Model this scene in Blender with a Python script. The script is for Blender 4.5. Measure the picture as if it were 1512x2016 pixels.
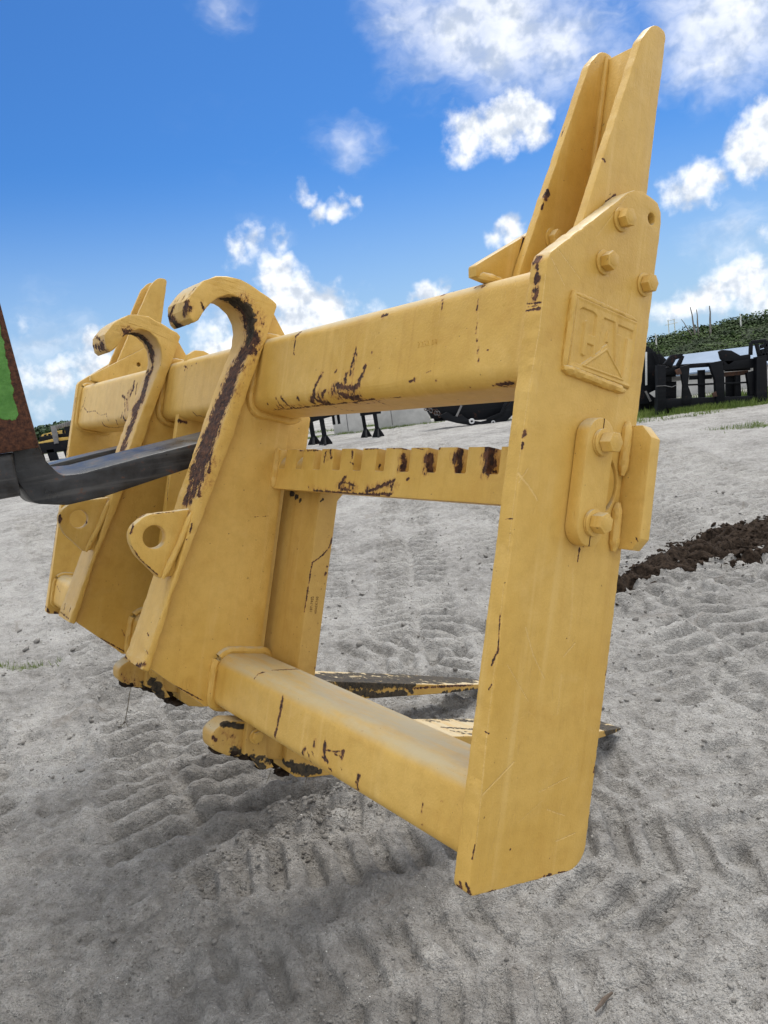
import bpy, bmesh, math, random
import numpy as np
from mathutils import Vector, Matrix, kdtree
from mathutils.bvhtree import BVHTree
from mathutils.geometry import tessellate_polygon

random.seed(7)
rng = np.random.default_rng(11)
for o in list(bpy.data.objects):
    bpy.data.objects.remove(o)
scene = bpy.context.scene
COL = scene.collection

# ------------------------------------------------------------------ camera
F_PX, CX, CY = 1502.08, 756.0, 1008.0
CAM_H = 1.53
MWC = np.array([[0.99229, -0.12395, 0.0], [-0.01901, -0.15221, 0.98817], [-0.12249, -0.98056, -0.15339]])
for i in range(3):                                   # re-orthonormalise
    for j in range(i):
        MWC[i] -= MWC[j] * (MWC[i] @ MWC[j])
    MWC[i] /= np.linalg.norm(MWC[i])
cam_d = bpy.data.cameras.new('camera')
cam = bpy.data.objects.new('camera', cam_d)
COL.objects.link(cam)
cam_d.sensor_fit = 'HORIZONTAL'
cam_d.sensor_width = 36.0
cam_d.lens = 36.0 * F_PX / 1512.0
cam_d.clip_start = 0.05
cam_d.clip_end = 6000.0
rot = MWC @ np.diag([1, -1, -1])
cam.matrix_world = Matrix(((*rot[0], 0), (*rot[1], 0), (*rot[2], CAM_H), (0, 0, 0, 1)))
scene.camera = cam


def ray(px):                                          # world direction through a photo pixel
    return MWC @ np.array([(px[0] - CX) / F_PX, (px[1] - CY) / F_PX, 1.0])


def on_plane(px, D, zoff=0.0):                        # point on the upright plane world-Y = D
    r = ray(px)
    s = D / r[1]
    return (s * r[0], D, CAM_H + s * r[2] + zoff)


# ------------------------------------------------------------------ node helper
class NT:
    def __init__(self, tree):
        self.t = tree
        self.t.nodes.clear()

    def n(self, typ, ins=None, out=0, **props):
        nd = self.t.nodes.new(typ)
        for k, v in props.items():
            setattr(nd, k, v)
        for k, v in (ins or {}).items():
            s = nd.inputs[k]
            if hasattr(v, 'is_linked') or isinstance(v, bpy.types.NodeSocket):
                self.t.links.new(v, s)
            else:
                s.default_value = v
        return nd.outputs[out] if len(nd.outputs) else nd

    def math(self, op, a, b=0.0, c=None, clamp=False):
        ins = {0: a, 1: b}
        if c is not None:
            ins[2] = c
        return self.n('ShaderNodeMath', ins, operation=op, use_clamp=clamp)

    def noise(self, vec, scale, detail=3.0, rough=0.5, dist=0.0):
        return self.n('ShaderNodeTexNoise', {'Vector': vec, 'Scale': scale, 'Detail': detail, 'Roughness': rough, 'Distortion': dist})

    def ramp(self, v, a, b, lo=0.0, hi=1.0, smooth=True):
        return self.n('ShaderNodeMapRange', {0: v, 1: a, 2: b, 3: lo, 4: hi}, interpolation_type='SMOOTHSTEP' if smooth else 'LINEAR')

    def mix(self, f, a, b, mode='MIX'):
        nd = self.t.nodes.new('ShaderNodeMix')
        nd.data_type = 'RGBA'
        nd.blend_type = mode
        for k, v in ((0, f), (6, a), (7, b)):
            if isinstance(v, bpy.types.NodeSocket):
                self.t.links.new(v, nd.inputs[k])
            else:
                nd.inputs[k].default_value = v if not isinstance(v, tuple) else (*v[:3], 1.0)
        return nd.outputs[2]

    def vscale(self, vec, s):
        return self.n('ShaderNodeVectorMath', {0: vec, 1: s}, operation='MULTIPLY')


# ------------------------------------------------------------------ world: sky with clouds
SUN_EL, SUN_AZ = math.radians(64), math.radians(24)     # azimuth measured from +Y (view) clockwise to +X
sun_dir = Vector((math.sin(SUN_AZ) * math.cos(SUN_EL), math.cos(SUN_AZ) * math.cos(SUN_EL), math.sin(SUN_EL)))
world = bpy.data.worlds.new('World')
scene.world = world
world.use_nodes = True
w = NT(world.node_tree)
SKY_STRENGTH = 0.055
SKY_TINT = (0.145, 0.32, 0.53)
HORIZON = (2.15, 2.95, 3.8)
CLOUD_LO, CLOUD_HI = (2.9, 3.2, 3.65), (4.85, 4.95, 5.1)          # clouds ahead, against the light
CLOUD_LO_B, CLOUD_HI_B = (3.3, 3.6, 4.1), (6.9, 7.0, 7.1)      # unseen clouds behind and overhead, brightened as fill light
sky = w.n('ShaderNodeTexSky', sky_type='NISHITA', sun_disc=False, sun_elevation=SUN_EL, sun_rotation=SUN_AZ,
          altitude=0.0, air_density=1.0, dust_density=0.6, ozone_density=2.6)
tc = w.n('ShaderNodeTexCoord', out=0)
dirv = w.n('ShaderNodeVectorMath', {0: tc}, operation='NORMALIZE')
warp = w.n('ShaderNodeTexNoise', {'Vector': dirv, 'Scale': 22.0, 'Detail': 3.0, 'Roughness': 0.55}, out=1)
warp = w.n('ShaderNodeVectorMath', {0: w.n('ShaderNodeVectorMath', {0: warp, 1: (0.5, 0.5, 0.5)}, operation='SUBTRACT'),
                                    'Scale': 0.055}, operation='SCALE')
dw = w.n('ShaderNodeVectorMath', {0: dirv, 1: warp}, operation='ADD')
# (photo x, y, radius, weight) of the clouds that stand over the yard
BLOBS = [(985, 250, 62, 1.09), (918, 262, 55, 1.03), (1040, 222, 55, 1.09), (1000, 285, 40, 0.8), (592, 392, 30, 0.7), (625, 425, 34, 0.8), (665, 415, 32, 0.8), (680, 392, 24, 0.7), (470, 492, 40, 0.62), (510, 478, 42, 0.7), (560, 470, 30, 0.66), (552, 530, 46, 1.25), (580, 575, 55, 1.25), (625, 600, 55, 1.25), (655, 625, 55, 1.14), (590, 640, 70, 1.04), (520, 600, 50, 0.7), (690, 640, 40, 0.62), (845, 575, 36, 0.98), (820, 588, 26, 0.7), (870, 560, 24, 0.6), (1010, 448, 36, 1.0), (985, 470, 30, 0.7), (1375, 362, 44, 1.03), (1330, 376, 40, 0.75), (1405, 352, 30, 0.8), (1495, 290, 60, 1.2), (1520, 240, 50, 1.2), (1470, 320, 36, 0.7), (1460, 482, 60, 0.49), (1505, 465, 50, 0.49), (1415, 490, 40, 0.41), (1350, 600, 46, 0.87), (1410, 582, 52, 0.92), (1470, 555, 60, 1.07), (1520, 590, 60, 0.97), (1320, 615, 40, 0.66), (80, 668, 60, 0.3), (140, 660, 60, 0.3), (60, 735, 60, 0.52), (120, 745, 60, 0.72), (180, 712, 60, 0.72), (200, 690, 46, 0.78), (90, 780, 70, 0.47), (30, 700, 60, 0.32), (40, 640, 70, 0.3), (420, 640, 60, 0.7), (440, 690, 60, 0.88), (400, 600, 50, 0.44), (730, 610, 60, 0.44), (300, 720, 70, 0.32)]
CIRRUS = [(820, 15, 120, 0.7), (905, 55, 140, 0.85), (1000, 55, 150, 1.0), (1110, 80, 130, 0.85), (1190, 115, 80, 0.6), (960, -20, 150, 0.95), (840, 95, 100, 0.5), (780, 125, 80, 0.42), (1380, 55, 110, 0.85), (1450, 25, 130, 1.0), (1405, 125, 85, 0.75), (1500, 85, 90, 0.7), (1330, 10, 90, 0.7), (440, 5, 60, 0.5), (640, 276, 50, 0.36), (690, 284, 60, 0.62), (742, 274, 50, 0.42), (100, 630, 90, 0.34), (1450, 470, 90, 0.55), (1390, 485, 60, 0.4), (80, 668, 80, 0.5), (160, 655, 70, 0.42), (40, 700, 80, 0.5), (500, 478, 70, 0.4), (560, 470, 45, 0.4)]
fwd = MWC[:, 2]
sepn = w.t.nodes.new('ShaderNodeSeparateXYZ')
w.t.links.new(dirv, sepn.inputs[0])
dx_, dz_ = sepn.outputs[0], sepn.outputs[2]
fb = w.noise(dirv, 26.0, 6.0, 0.6)
fb2 = w.noise(w.n('ShaderNodeVectorMath', {0: dirv, 1: (0.004, 0.0, 0.014)}, operation='ADD'), 26.0, 3.0, 0.6)
skyc0 = w.mix(1.0, sky, SKY_TINT, mode='MULTIPLY')
skyc0 = w.mix(w.ramp(dz_, 0.0, 0.30, 0.85, 0.0), skyc0, HORIZON)


stretch = w.n('ShaderNodeVectorMath', {0: dw, 1: (9.0, 9.0, 30.0)}, operation='MULTIPLY')
fbc = w.noise(stretch, 1.0, 6.0, 0.62)


def cloud_bg(blob, lo=CLOUD_LO, hi=CLOUD_HI, veil=None):
    dens = w.math('ADD', blob, w.math('MULTIPLY', w.math('SUBTRACT', fb, 0.5), 1.05))
    cov = w.math('MULTIPLY', w.ramp(dens, 0.20, 0.74), w.ramp(blob, 0.04, 0.30))
    cov = w.math('MULTIPLY', cov, 0.97)
    if veil is not None:
        cv = w.ramp(w.math('ADD', veil, w.math('MULTIPLY', w.math('SUBTRACT', fbc, 0.5), 0.8)), 0.1, 1.05)
        cv = w.math('MULTIPLY', w.math('MULTIPLY', cv, w.ramp(veil, 0.0, 0.25)), 0.92)
        cov = w.math('MAXIMUM', cov, cv)
    # brighter towards the tops, greyer underneath
    lit = w.math('ADD', w.math('MULTIPLY', w.math('SUBTRACT', fb, fb2), 3.2), 0.62)
    cc = w.mix(w.ramp(lit, 0.1, 0.95), lo, hi)
    return w.n('ShaderNodeBackground', {'Color': w.mix(cov, skyc0, cc), 'Strength': SKY_STRENGTH})


def blob_field(items):
    out = None
    for (bx_, by_, br_, bw_) in items:
        d = ray((bx_, by_))
        d = d / np.linalg.norm(d)
        dist = w.n('ShaderNodeVectorMath', {0: dw, 1: tuple(d)}, out=1, operation='DISTANCE')
        m = w.ramp(dist, 0.0, br_ / F_PX * 1.25, bw_, 0.0, smooth=False)
        out = m if out is None else w.math('SMOOTH_MAX', out, m, 0.12)
    return out if out is not None else w.math('MULTIPLY', dx_, 0.0)


def cell(x0, x1, z0, z1):
    def near(items):
        it = []
        for b in items:
            d = ray(b[:2]); d = d / np.linalg.norm(d); m = b[2] / F_PX * 1.25 + .028
            if x0 - m < d[0] < x1 + m and z0 - m < d[2] < z1 + m:
                it.append(b)
        return it
    ci = near(CIRRUS)
    return cloud_bg(blob_field(near(BLOBS)), veil=blob_field(ci) if ci else None)


def gate(val, thr, lo, hi):
    return w.n('ShaderNodeMixShader', {0: w.math('GREATER_THAN', val, thr), 1: lo, 2: hi})


# (the field of clouds is cut into cells only so that each ray looks at the few clouds near it)
XS, ZSP = (-0.20, 0.06, 0.25), (0.19, 0.33)
rows_ = []
for (z0, z1) in ((-9, ZSP[0]), (ZSP[0], ZSP[1]), (ZSP[1], 9)):
    ed = [-9, *XS, 9]
    sh = cell(ed[0], ed[1], z0, z1)
    for k in range(1, len(ed) - 1):
        sh = gate(dx_, ed[k], sh, cell(ed[k], ed[k + 1], z0, z1))
    rows_.append(sh)
inview = gate(dz_, ZSP[1], gate(dz_, ZSP[0], rows_[0], rows_[1]), rows_[2])
# outside the view: much denser, brighter cloud, thickened to add fill light
far_n = w.ramp(w.noise(dirv, 3.4, 2.0, 0.55), 0.26, 0.46)
outside = cloud_bg(far_n, CLOUD_LO_B, CLOUD_HI_B)
away = w.n('ShaderNodeVectorMath', {0: dirv, 1: tuple(fwd)}, out=1, operation='DOT_PRODUCT')
surf = w.n('ShaderNodeMixShader', {0: w.ramp(away, 0.66, 0.74), 1: outside, 2: inview})
w.n('ShaderNodeOutputWorld', {'Surface': surf})

# ------------------------------------------------------------------ sun (behind thin cloud: soft) and exposure
sun_d = bpy.data.lights.new('sun', 'SUN')
sun_d.energy = 0.68
sun_d.angle = math.radians(30)
sun_d.color = (1.0, 0.95, 0.87)
sun = bpy.data.objects.new('sun', sun_d)
COL.objects.link(sun)
sun.rotation_euler = sun_dir.to_track_quat('Z', 'Y').to_euler()
vs = scene.view_settings
vs.view_transform = 'Standard'
vs.look = 'None'
vs.exposure = 2.06
vs.gamma = 1.0
vs.use_curve_mapping = False
scene.cycles.use_denoising = True
scene.cycles.max_bounces = 6
scene.cycles.diffuse_bounces = 3


# ------------------------------------------------------------------ materials
def mat(name):
    m = bpy.data.materials.new(name)
    m.use_nodes = True
    return m, NT(m.node_tree)


def finish(t, color, rough, height=None, hstr=0.3, hdist=0.01, metal=0.0, spec=0.4):
    ins = {'Base Color': color, 'Roughness': rough, 'Metallic': metal, 'Specular IOR Level': spec}
    if height is not None:
        ins['Normal'] = t.n('ShaderNodeBump', {'Strength': hstr, 'Distance': hdist, 'Height': height})
    b = t.n('ShaderNodeBsdfPrincipled', ins)
    t.n('ShaderNodeOutputMaterial', {'Surface': b})


def paint_material(name, c1, c2, worn=0.0):
    m, t = mat(name)
    oc = t.n('ShaderNodeTexCoord', out=3)
    attr = t.n('ShaderNodeAttribute', out=2, attribute_name='rust')
    attr_d = t.n('ShaderNodeAttribute', out=2, attribute_name='mud')
    attr_s = t.n('ShaderNodeAttribute', out=2, attribute_name='scratch')
    nz = t.n('ShaderNodeSeparateXYZ', {0: t.n('ShaderNodeNewGeometry', out=1)}, out=2)
    low = t.noise(oc, 4.0, 3.0, 0.55)
    mid = t.noise(oc, 28.0, 3.0, 0.6)
    fade = t.noise(oc, 1.3, 2.0, 0.5)
    base = t.mix(t.ramp(t.math('ADD', t.math('MULTIPLY', low, 0.6), t.math('MULTIPLY', fade, 0.5)), 0.36, 0.74), c1, c2)
    grain = t.noise(oc, 420.0, 2.0, 0.6)
    base = t.mix(t.math('MULTIPLY', t.ramp(grain, 0.35, 0.75), 0.20), base, (c1[0] * .78, c1[1] * .74, c1[2] * .7))
    blotch = t.noise(oc, 9.0, 4.0, 0.65, 0.6)
    base = t.mix(t.math('MULTIPLY', t.ramp(blotch, 0.52, 0.72), 0.30), base, (c1[0] * .86, c1[1] * .76, c1[2] * .62))
    base = t.mix(t.math('MULTIPLY', t.ramp(blotch, 0.46, 0.28), 0.26), base, (min(1, c2[0] * 1.05), c2[1] * 1.12, c2[2] * 1.5))
    base = t.mix(t.math('MULTIPLY', t.ramp(mid, 0.35, 0.75), 0.26), base, (c1[0] * .72, c1[1] * .68, c1[2] * .6))
    # run-off streaks down the plates and rubbed, lighter smears
    streak = t.noise(t.vscale(oc, (26.0, 26.0, 1.1)), 1.0, 3.0, 0.6)
    base = t.mix(t.math('MULTIPLY', t.ramp(streak, 0.54, 0.76), 0.34), base, (min(1, c2[0] * 1.12), min(1, c2[1] * 1.22), c2[2] * 1.75))
    base = t.mix(t.math('MULTIPLY', t.ramp(streak, 0.44, 0.26), 0.30), base, (c1[0] * .75, c1[1] * .66, c1[2] * .5))
    # grey dust on faces that look up
    dustn = t.noise(t.vscale(oc, (40.0, 7.0, 40.0)), 1.0, 3.0, 0.65)
    dust = t.math('MULTIPLY', t.ramp(nz, 0.45, 0.9), t.ramp(dustn, 0.25, 0.65, 0.3, 0.85))
    base = t.mix(dust, base, (0.50, 0.43, 0.28))
    smask = t.ramp(attr_s, 0.25, 0.7)
    base = t.mix(t.math('MULTIPLY', smask, 0.5), base, (min(1, c2[0] * 1.16), min(1, c2[1] * 1.25), c2[2] * 1.9))
    # rust
    fine = t.noise(t.vscale(oc, (150.0, 150.0, 60.0)), 1.0, 3.0, 0.7)
    fine2 = t.noise(oc, 55.0, 3.0, 0.65)
    rn = t.math('ADD', t.math('MULTIPLY', t.math('SUBTRACT', fine, 0.5), 0.95), t.math('MULTIPLY', t.math('SUBTRACT', fine2, 0.5), 0.9))
    speck = t.ramp(t.noise(oc, 95.0, 2.0, 0.5), 0.735 - worn, 0.775 - worn)
    rv = t.math('ADD', attr, t.math('MULTIPLY', rn, t.ramp(attr, 0.02, 0.25, 0.0, 1.25)))
    rmask = t.math('MAXIMUM', t.ramp(rv, 0.47, 0.60), t.math('MULTIPLY', speck, 0.55))
    halo = t.math('MULTIPLY', t.ramp(rv, 0.18, 0.5), 0.5)
    rustc = t.mix(t.ramp(t.noise(oc, 70.0, 4.0, 0.7), 0.35, 0.7), (0.024, 0.012, 0.012), (0.14, 0.058, 0.028))
    base = t.mix(halo, base, (c1[0] * .60, c1[1] * .38, c1[2] * .5))
    base = t.mix(rmask, base, rustc)
    mv = t.math('ADD', attr_d, t.math('MULTIPLY', t.math('SUBTRACT', fine2, 0.5), t.ramp(attr_d, 0.02, 0.3, 0.0, 1.1)))
    mmask = t.ramp(mv, 0.42, 0.58)
    mudc = t.mix(t.ramp(fine2, 0.3, 0.7), (0.012, 0.011, 0.009), (0.07, 0.052, 0.03))
    base = t.mix(mmask, base, mudc)
    rough = t.math('ADD', t.math('MULTIPLY', t.math('MAXIMUM', rmask, mmask), 0.35), t.math('ADD', 0.38, t.math('MULTIPLY', low, 0.2)))
    peel = t.noise(oc, 230.0, 2.0, 0.5)
    wav = t.noise(oc, 17.0, 3.0, 0.6)
    scr = t.ramp(t.noise(t.vscale(oc, (90.0, 90.0, 14.0)), 1.0, 2.0, 0.4, 1.5), 0.68, 0.74)
    hgt = t.math('ADD', t.math('MULTIPLY', peel, 0.16), t.math('MULTIPLY', wav, 0.55))
    hgt = t.math('SUBTRACT', hgt, t.math('MULTIPLY', scr, 0.16))
    hgt = t.math('SUBTRACT', hgt, t.math('MULTIPLY', rmask, t.math('ADD', 0.15, t.math('MULTIPLY', fine, 0.4))))
    hgt = t.math('SUBTRACT', hgt, t.math('MULTIPLY', smask, 0.22))
    hgt = t.math('ADD', hgt, t.math('MULTIPLY', mmask, t.math('MULTIPLY', fine2, 2.0)))
    finish(t, base, rough, hgt, 0.6, 0.006, spec=0.42)
    return m


YELLOW = paint_material('yellow_paint', (0.595, 0.355, 0.068), (0.69, 0.442, 0.114))
YELLOW_OLD = paint_material('yellow_paint_worn', (0.50, 0.295, 0.066), (0.55, 0.345, 0.09), worn=0.035)


def steel_material(name, c1, c2, rough=0.45, scuff=(0.16, 0.17, 0.18), scale=1.0, metal=0.0, rusty=0.25, spec=0.45):
    m, t = mat(name)
    oc = t.n('ShaderNodeTexCoord', out=3)
    a = t.noise(oc, 14.0 * scale, 6.0, 0.65)
    b = t.noise(oc, 90.0 * scale, 4.0, 0.6)
    c = t.noise(t.vscale(oc, (3.0 * scale, 60.0 * scale, 60.0 * scale)), 1.0, 4.0, 0.6)
    col = t.mix(t.ramp(a, 0.3, 0.7), c1, c2)
    col = t.mix(t.math('MULTIPLY', t.ramp(c, 0.5, 0.72), 0.6), col, scuff)
    col = t.mix(t.math('MULTIPLY', t.ramp(t.math('ADD', a, t.math('MULTIPLY', b, 0.5)), 0.86, 0.96), rusty), col, (0.12, 0.05, 0.025))
    finish(t, col, t.ramp(a, 0.2, 0.8, rough - 0.1, rough + 0.2), t.math('ADD', a, t.math('MULTIPLY', b, 0.4)), 0.35, 0.004 / scale, metal=metal, spec=spec)
    return m


BLACK_FORK = steel_material('black_fork_steel', (0.012, 0.0135, 0.017), (0.042, 0.045, 0.050), 0.32, (0.10, 0.10, 0.10), rusty=0.7)
BLACK = steel_material('black_machine_paint', (0.0022, 0.0028, 0.0045), (0.0055, 0.0065, 0.0092), 0.55, (0.014, 0.0155, 0.018), 0.15, spec=0.16)
GREYSTEEL = steel_material('grey_steel', (0.10, 0.10, 0.105), (0.2, 0.19, 0.18), 0.5, scale=0.3)
RUST = steel_material('bare_rust', (0.035, 0.018, 0.014), (0.10, 0.045, 0.025), 0.75, (0.05, 0.03, 0.02))
FARYELLOW = steel_material('far_yellow_paint', (0.55, 0.34, 0.06), (0.6, 0.40, 0.10), 0.5, (0.3, 0.2, 0.05), 0.1)
WOOD = steel_material('weathered_pole', (0.14, 0.125, 0.11), (0.24, 0.22, 0.2), 0.8, (0.2, 0.19, 0.17), 0.2)
PALEPOST = steel_material('pale_post', (0.55, 0.55, 0.53), (0.65, 0.65, 0.62), 0.6, (0.4, 0.4, 0.4), 0.1)
RING = steel_material('bright_pin', (0.5, 0.5, 0.5), (0.6, 0.6, 0.6), 0.35, (0.3, 0.3, 0.3), 0.2)


def green_material():
    m, t = mat('green_paint_rusted')
    oc = t.n('ShaderNodeTexCoord', out=3)
    sep = t.t.nodes.new('ShaderNodeSeparateXYZ')
    t.t.links.new(oc, sep.inputs[0])
    a = t.noise(oc, 30.0, 6.0, 0.66)
    b = t.noise(oc, 95.0, 5.0, 0.7)
    # paint is left away from the corner and the lower end
    corner = t.ramp(sep.outputs[0], -0.288, -0.306)
    lower = t.ramp(sep.outputs[2], 0.885, 0.915)
    keep = t.math('ADD', t.math('MULTIPLY', t.math('MULTIPLY', corner, lower), 0.78), t.math('MULTIPLY', t.math('SUBTRACT', a, 0.5), 1.5))
    pm = t.ramp(keep, 0.42, 0.50)
    rust = t.mix(t.ramp(b, 0.3, 0.72), (0.022, 0.009, 0.007), (0.13, 0.05, 0.025))
    green = t.mix(t.ramp(a, 0.3, 0.7), (0.045, 0.17, 0.018), (0.10, 0.27, 0.05))
    col = t.mix(pm, rust, green)
    finish(t, col, t.ramp(pm, 0, 1, 0.85, 0.45), t.math('ADD', t.math('MULTIPLY', pm, 0.8), b), 0.5, 0.004)
    return m


GREEN = green_material()


def ground_material():
    m, t = mat('grey_sand')
    pos = t.n('ShaderNodeNewGeometry', out=0)
    n1 = t.noise(pos, 0.35, 2.0, 0.6)
    n2 = t.noise(pos, 2.6, 4.0, 0.62)
    n3 = t.noise(pos, 17.0, 4.0, 0.65)
    n4 = t.noise(pos, 160.0, 2.0, 0.7)
    v = t.math('ADD', t.math('MULTIPLY', n1, 0.45), t.math('ADD', t.math('MULTIPLY', n2, 0.42), t.math('MULTIPLY', n3, 0.42)))
    painted_shade = t.n('ShaderNodeAttribute', out=2, attribute_name='painted_shade')
    v = t.math('SUBTRACT', v, t.math('MULTIPLY', painted_shade, 0.08))  # shade over the near ground, put into the sand colour
    col = t.mix(t.ramp(v, 0.34, 0.82), (0.128, 0.121, 0.112), (0.475, 0.462, 0.44))
    col = t.mix(t.math('MULTIPLY', t.ramp(n4, 0.42, 0.68), 0.5), col, (0.15, 0.14, 0.128))
    dk = t.ramp(t.noise(pos, 75.0, 3.0, 0.65), 0.60, 0.70)
    col = t.mix(t.math('MULTIPLY', dk, 0.6), col, (0.075, 0.07, 0.064))
    brown = t.ramp(t.noise(pos, 3.3, 4.0, 0.6, 0.8), 0.6, 0.75)
    col = t.mix(t.math('MULTIPLY', brown, 0.45), col, (0.185, 0.155, 0.125))
    # fine shell grit
    vo = t.n('ShaderNodeTexVoronoi', {'Vector': pos, 'Scale': 55.0}, out=0)
    grit = t.ramp(vo, 0.10, 0.06)
    pick = t.ramp(t.noise(pos, 40.0, 1.0), 0.58, 0.62)
    col = t.mix(t.math('MULTIPLY', grit, pick), col, (0.55, 0.54, 0.50))
    gr = t.n('ShaderNodeAttribute', out=2, attribute_name='green')
    gmask = t.ramp(t.math('ADD', gr, t.math('MULTIPLY', t.math('SUBTRACT', n3, 0.5), 0.8)), 0.4, 0.65)
    col = t.mix(gmask, col, t.mix(n2, (0.055, 0.085, 0.018), (0.13, 0.16, 0.04)))
    h = t.math('ADD', t.math('MULTIPLY', n3, 1.0), t.math('MULTIPLY', n4, 0.28))
    h = t.math('ADD', h, t.math('MULTIPLY', t.noise(pos, 55.0, 3.0, 0.7), 0.6))
    finish(t, col, 0.93, h, 1.0, 0.034, spec=0.12)
    return m


GROUND = ground_material()


def simple(name, c1, c2, scale, rough, hd=0.01, metal=0.0, spec=0.3):
    m, t = mat(name)
    oc = t.n('ShaderNodeTexCoord', out=3)
    a = t.noise(oc, scale, 6.0, 0.65)
    finish(t, t.mix(t.ramp(a, 0.3, 0.7), c1, c2), rough, a, 0.5, hd, metal, spec)
    return m


SOIL = simple('dark_soil', (0.010, 0.007, 0.0052), (0.050, 0.035, 0.025), 45.0, 0.95, 0.02, spec=0.1)
CLOD = simple('sand_clod', (0.13, 0.122, 0.112), (0.27, 0.258, 0.24), 9.0, 0.95, 0.01, spec=0.1)
SHELL = simple('shell_chip', (0.5, 0.49, 0.45), (0.7, 0.69, 0.66), 30.0, 0.6)
GRASS = simple('grass_blade', (0.06, 0.105, 0.015), (0.16, 0.21, 0.045), 1.3, 0.7)
LEAF = simple('leaf_green', (0.012, 0.027, 0.008), (0.055, 0.092, 0.022), 0.28, 0.8)
LEAF2 = simple('leaf_far', (0.025, 0.050, 0.022), (0.05, 0.085, 0.035), 0.2, 0.75)
HILL = simple('berm_soil', (0.012, 0.02, 0.008), (0.028, 0.042, 0.014), 0.5, 0.95)
CONCRETE = simple('concrete', (0.36, 0.355, 0.34), (0.5, 0.49, 0.47), 1.4, 0.9, 0.02)
SHEET = simple('silver_sheet', (0.17, 0.23, 0.32), (0.22, 0.285, 0.38), 0.8, 0.6, 0.02, metal=0.0, spec=0.2)
DRY = simple('dry_stalk', (0.10, 0.08, 0.05), (0.2, 0.17, 0.11), 20.0, 0.9)
TWIG = simple('twig_bark', (0.08, 0.06, 0.045), (0.14, 0.11, 0.09), 30.0, 0.9)
STAMP = simple('stamp_recess', (0.13, 0.07, 0.02), (0.2, 0.11, 0.035), 40.0, 0.8)
CRACK = simple('crack_shadow', (0.05, 0.02, 0.012), (0.08, 0.035, 0.02), 40.0, 0.9)

# ------------------------------------------------------------------ frames
C_L = np.array([-0.95800, -0.90260, 0.59840])
MWL = np.array([[0.7704, -0.5868, 0.2491], [0.5617, 0.8096, 0.1703], [-0.3016, 0.0087, 0.9534]])
for j in range(3):
    for k in range(j):
        MWL[:, j] -= MWL[:, k] * (MWL[:, j] @ MWL[:, k])
    MWL[:, j] /= np.linalg.norm(MWL[:, j])
ORG = MWL @ (-C_L) + np.array([0, 0, CAM_H])
M_CARR = Matrix(((*MWL[0], ORG[0]), (*MWL[1], ORG[1]), (*MWL[2], ORG[2]), (0, 0, 0, 1)))
bx = MWL[:, 0].copy(); bx[2] = 0; bx /= np.linalg.norm(bx)
by = np.array([-bx[1], bx[0], 0.0])
M_LEVEL = Matrix(((bx[0], by[0], 0, ORG[0]), (bx[1], by[1], 0, ORG[1]), (0, 0, 1, ORG[2]), (0, 0, 0, 1)))


def local_ray(px, M):
    Mi = M.inverted()
    o = Mi @ Vector((0, 0, CAM_H))
    d = Mi.to_3x3() @ Vector(ray(px))
    return o, d.normalized()


# ------------------------------------------------------------------ mesh helpers
def round_poly(pts, seg=5):
    """pts: (u, v) or (u, v, radius) -> outline with rounded corners"""
    out = []
    n = len(pts)
    for i, p in enumerate(pts):
        r = p[2] if len(p) > 2 else 0
        if r <= 0:
            out.append((p[0], p[1]))
            continue
        P = Vector(p[:2]); A = Vector(pts[i - 1][:2]) - P; B = Vector(pts[(i + 1) % n][:2]) - P
        la, lb = A.length, B.length
        A.normalize(); B.normalize()
        ang = A.angle(B)
        t = min(r / math.tan(ang / 2), la * .49, lb * .49)
        rr = t * math.tan(ang / 2)
        cen = P + (A + B).normalized() * (rr / math.sin(ang / 2))
        s, e = P + A * t - cen, P + B * t - cen
        a0 = math.atan2(s.y, s.x); a1 = math.atan2(e.y, e.x)
        da = (a1 - a0 + math.pi) % (2 * math.pi) - math.pi
        for k in range(seg + 1):
            a = a0 + da * k / seg
            out.append((cen.x + rr * math.cos(a), cen.y + rr * math.sin(a)))
    return out


def rough(poly_, step=.012, amp=.0009):
    """flame-cut edge: break the outline up and let it wander a little"""
    out = []
    n = len(poly_)
    for i in range(n):
        a, b = Vector(poly_[i]), Vector(poly_[(i + 1) % n])
        k = max(1, int((b - a).length / step))
        for q in range(k):
            p = a.lerp(b, q / k)
            j = amp if k > 1 else amp * .4
            out.append((p.x + random.gauss(0, j * .5), p.y + random.gauss(0, j * .5)))
    return out


def circle(cx, cy, r, n=24, a0=0.0):
    return [(cx + r * math.cos(a0 + 2 * math.pi * k / n), cy + r * math.sin(a0 + 2 * math.pi * k / n)) for k in range(n)]


def area(p):
    return sum(p[i - 1][0] * p[i][1] - p[i][0] * p[i - 1][1] for i in range(len(p))) / 2


def inset(poly, b):
    n = len(poly)
    out = []
    for i in range(n):
        p0, p1, p2 = Vector(poly[i - 1]), Vector(poly[i]), Vector(poly[(i + 1) % n])
        d1 = (p1 - p0); d2 = (p2 - p1)
        if d1.length < 1e-9 or d2.length < 1e-9:
            out.append(tuple(p1)); continue
        d1.normalize(); d2.normalize()
        n1 = Vector((-d1.y, d1.x)); n2 = Vector((-d2.y, d2.x))
        m = n1 + n2
        k = m.length_squared
        off = m * (2 * b / k) if k > 0.15 else n1 * b
        if off.length > 2.2 * abs(b):
            off = off.normalized() * 2.2 * abs(b)
        out.append((p1.x + off.x, p1.y + off.y))
    return out


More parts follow.
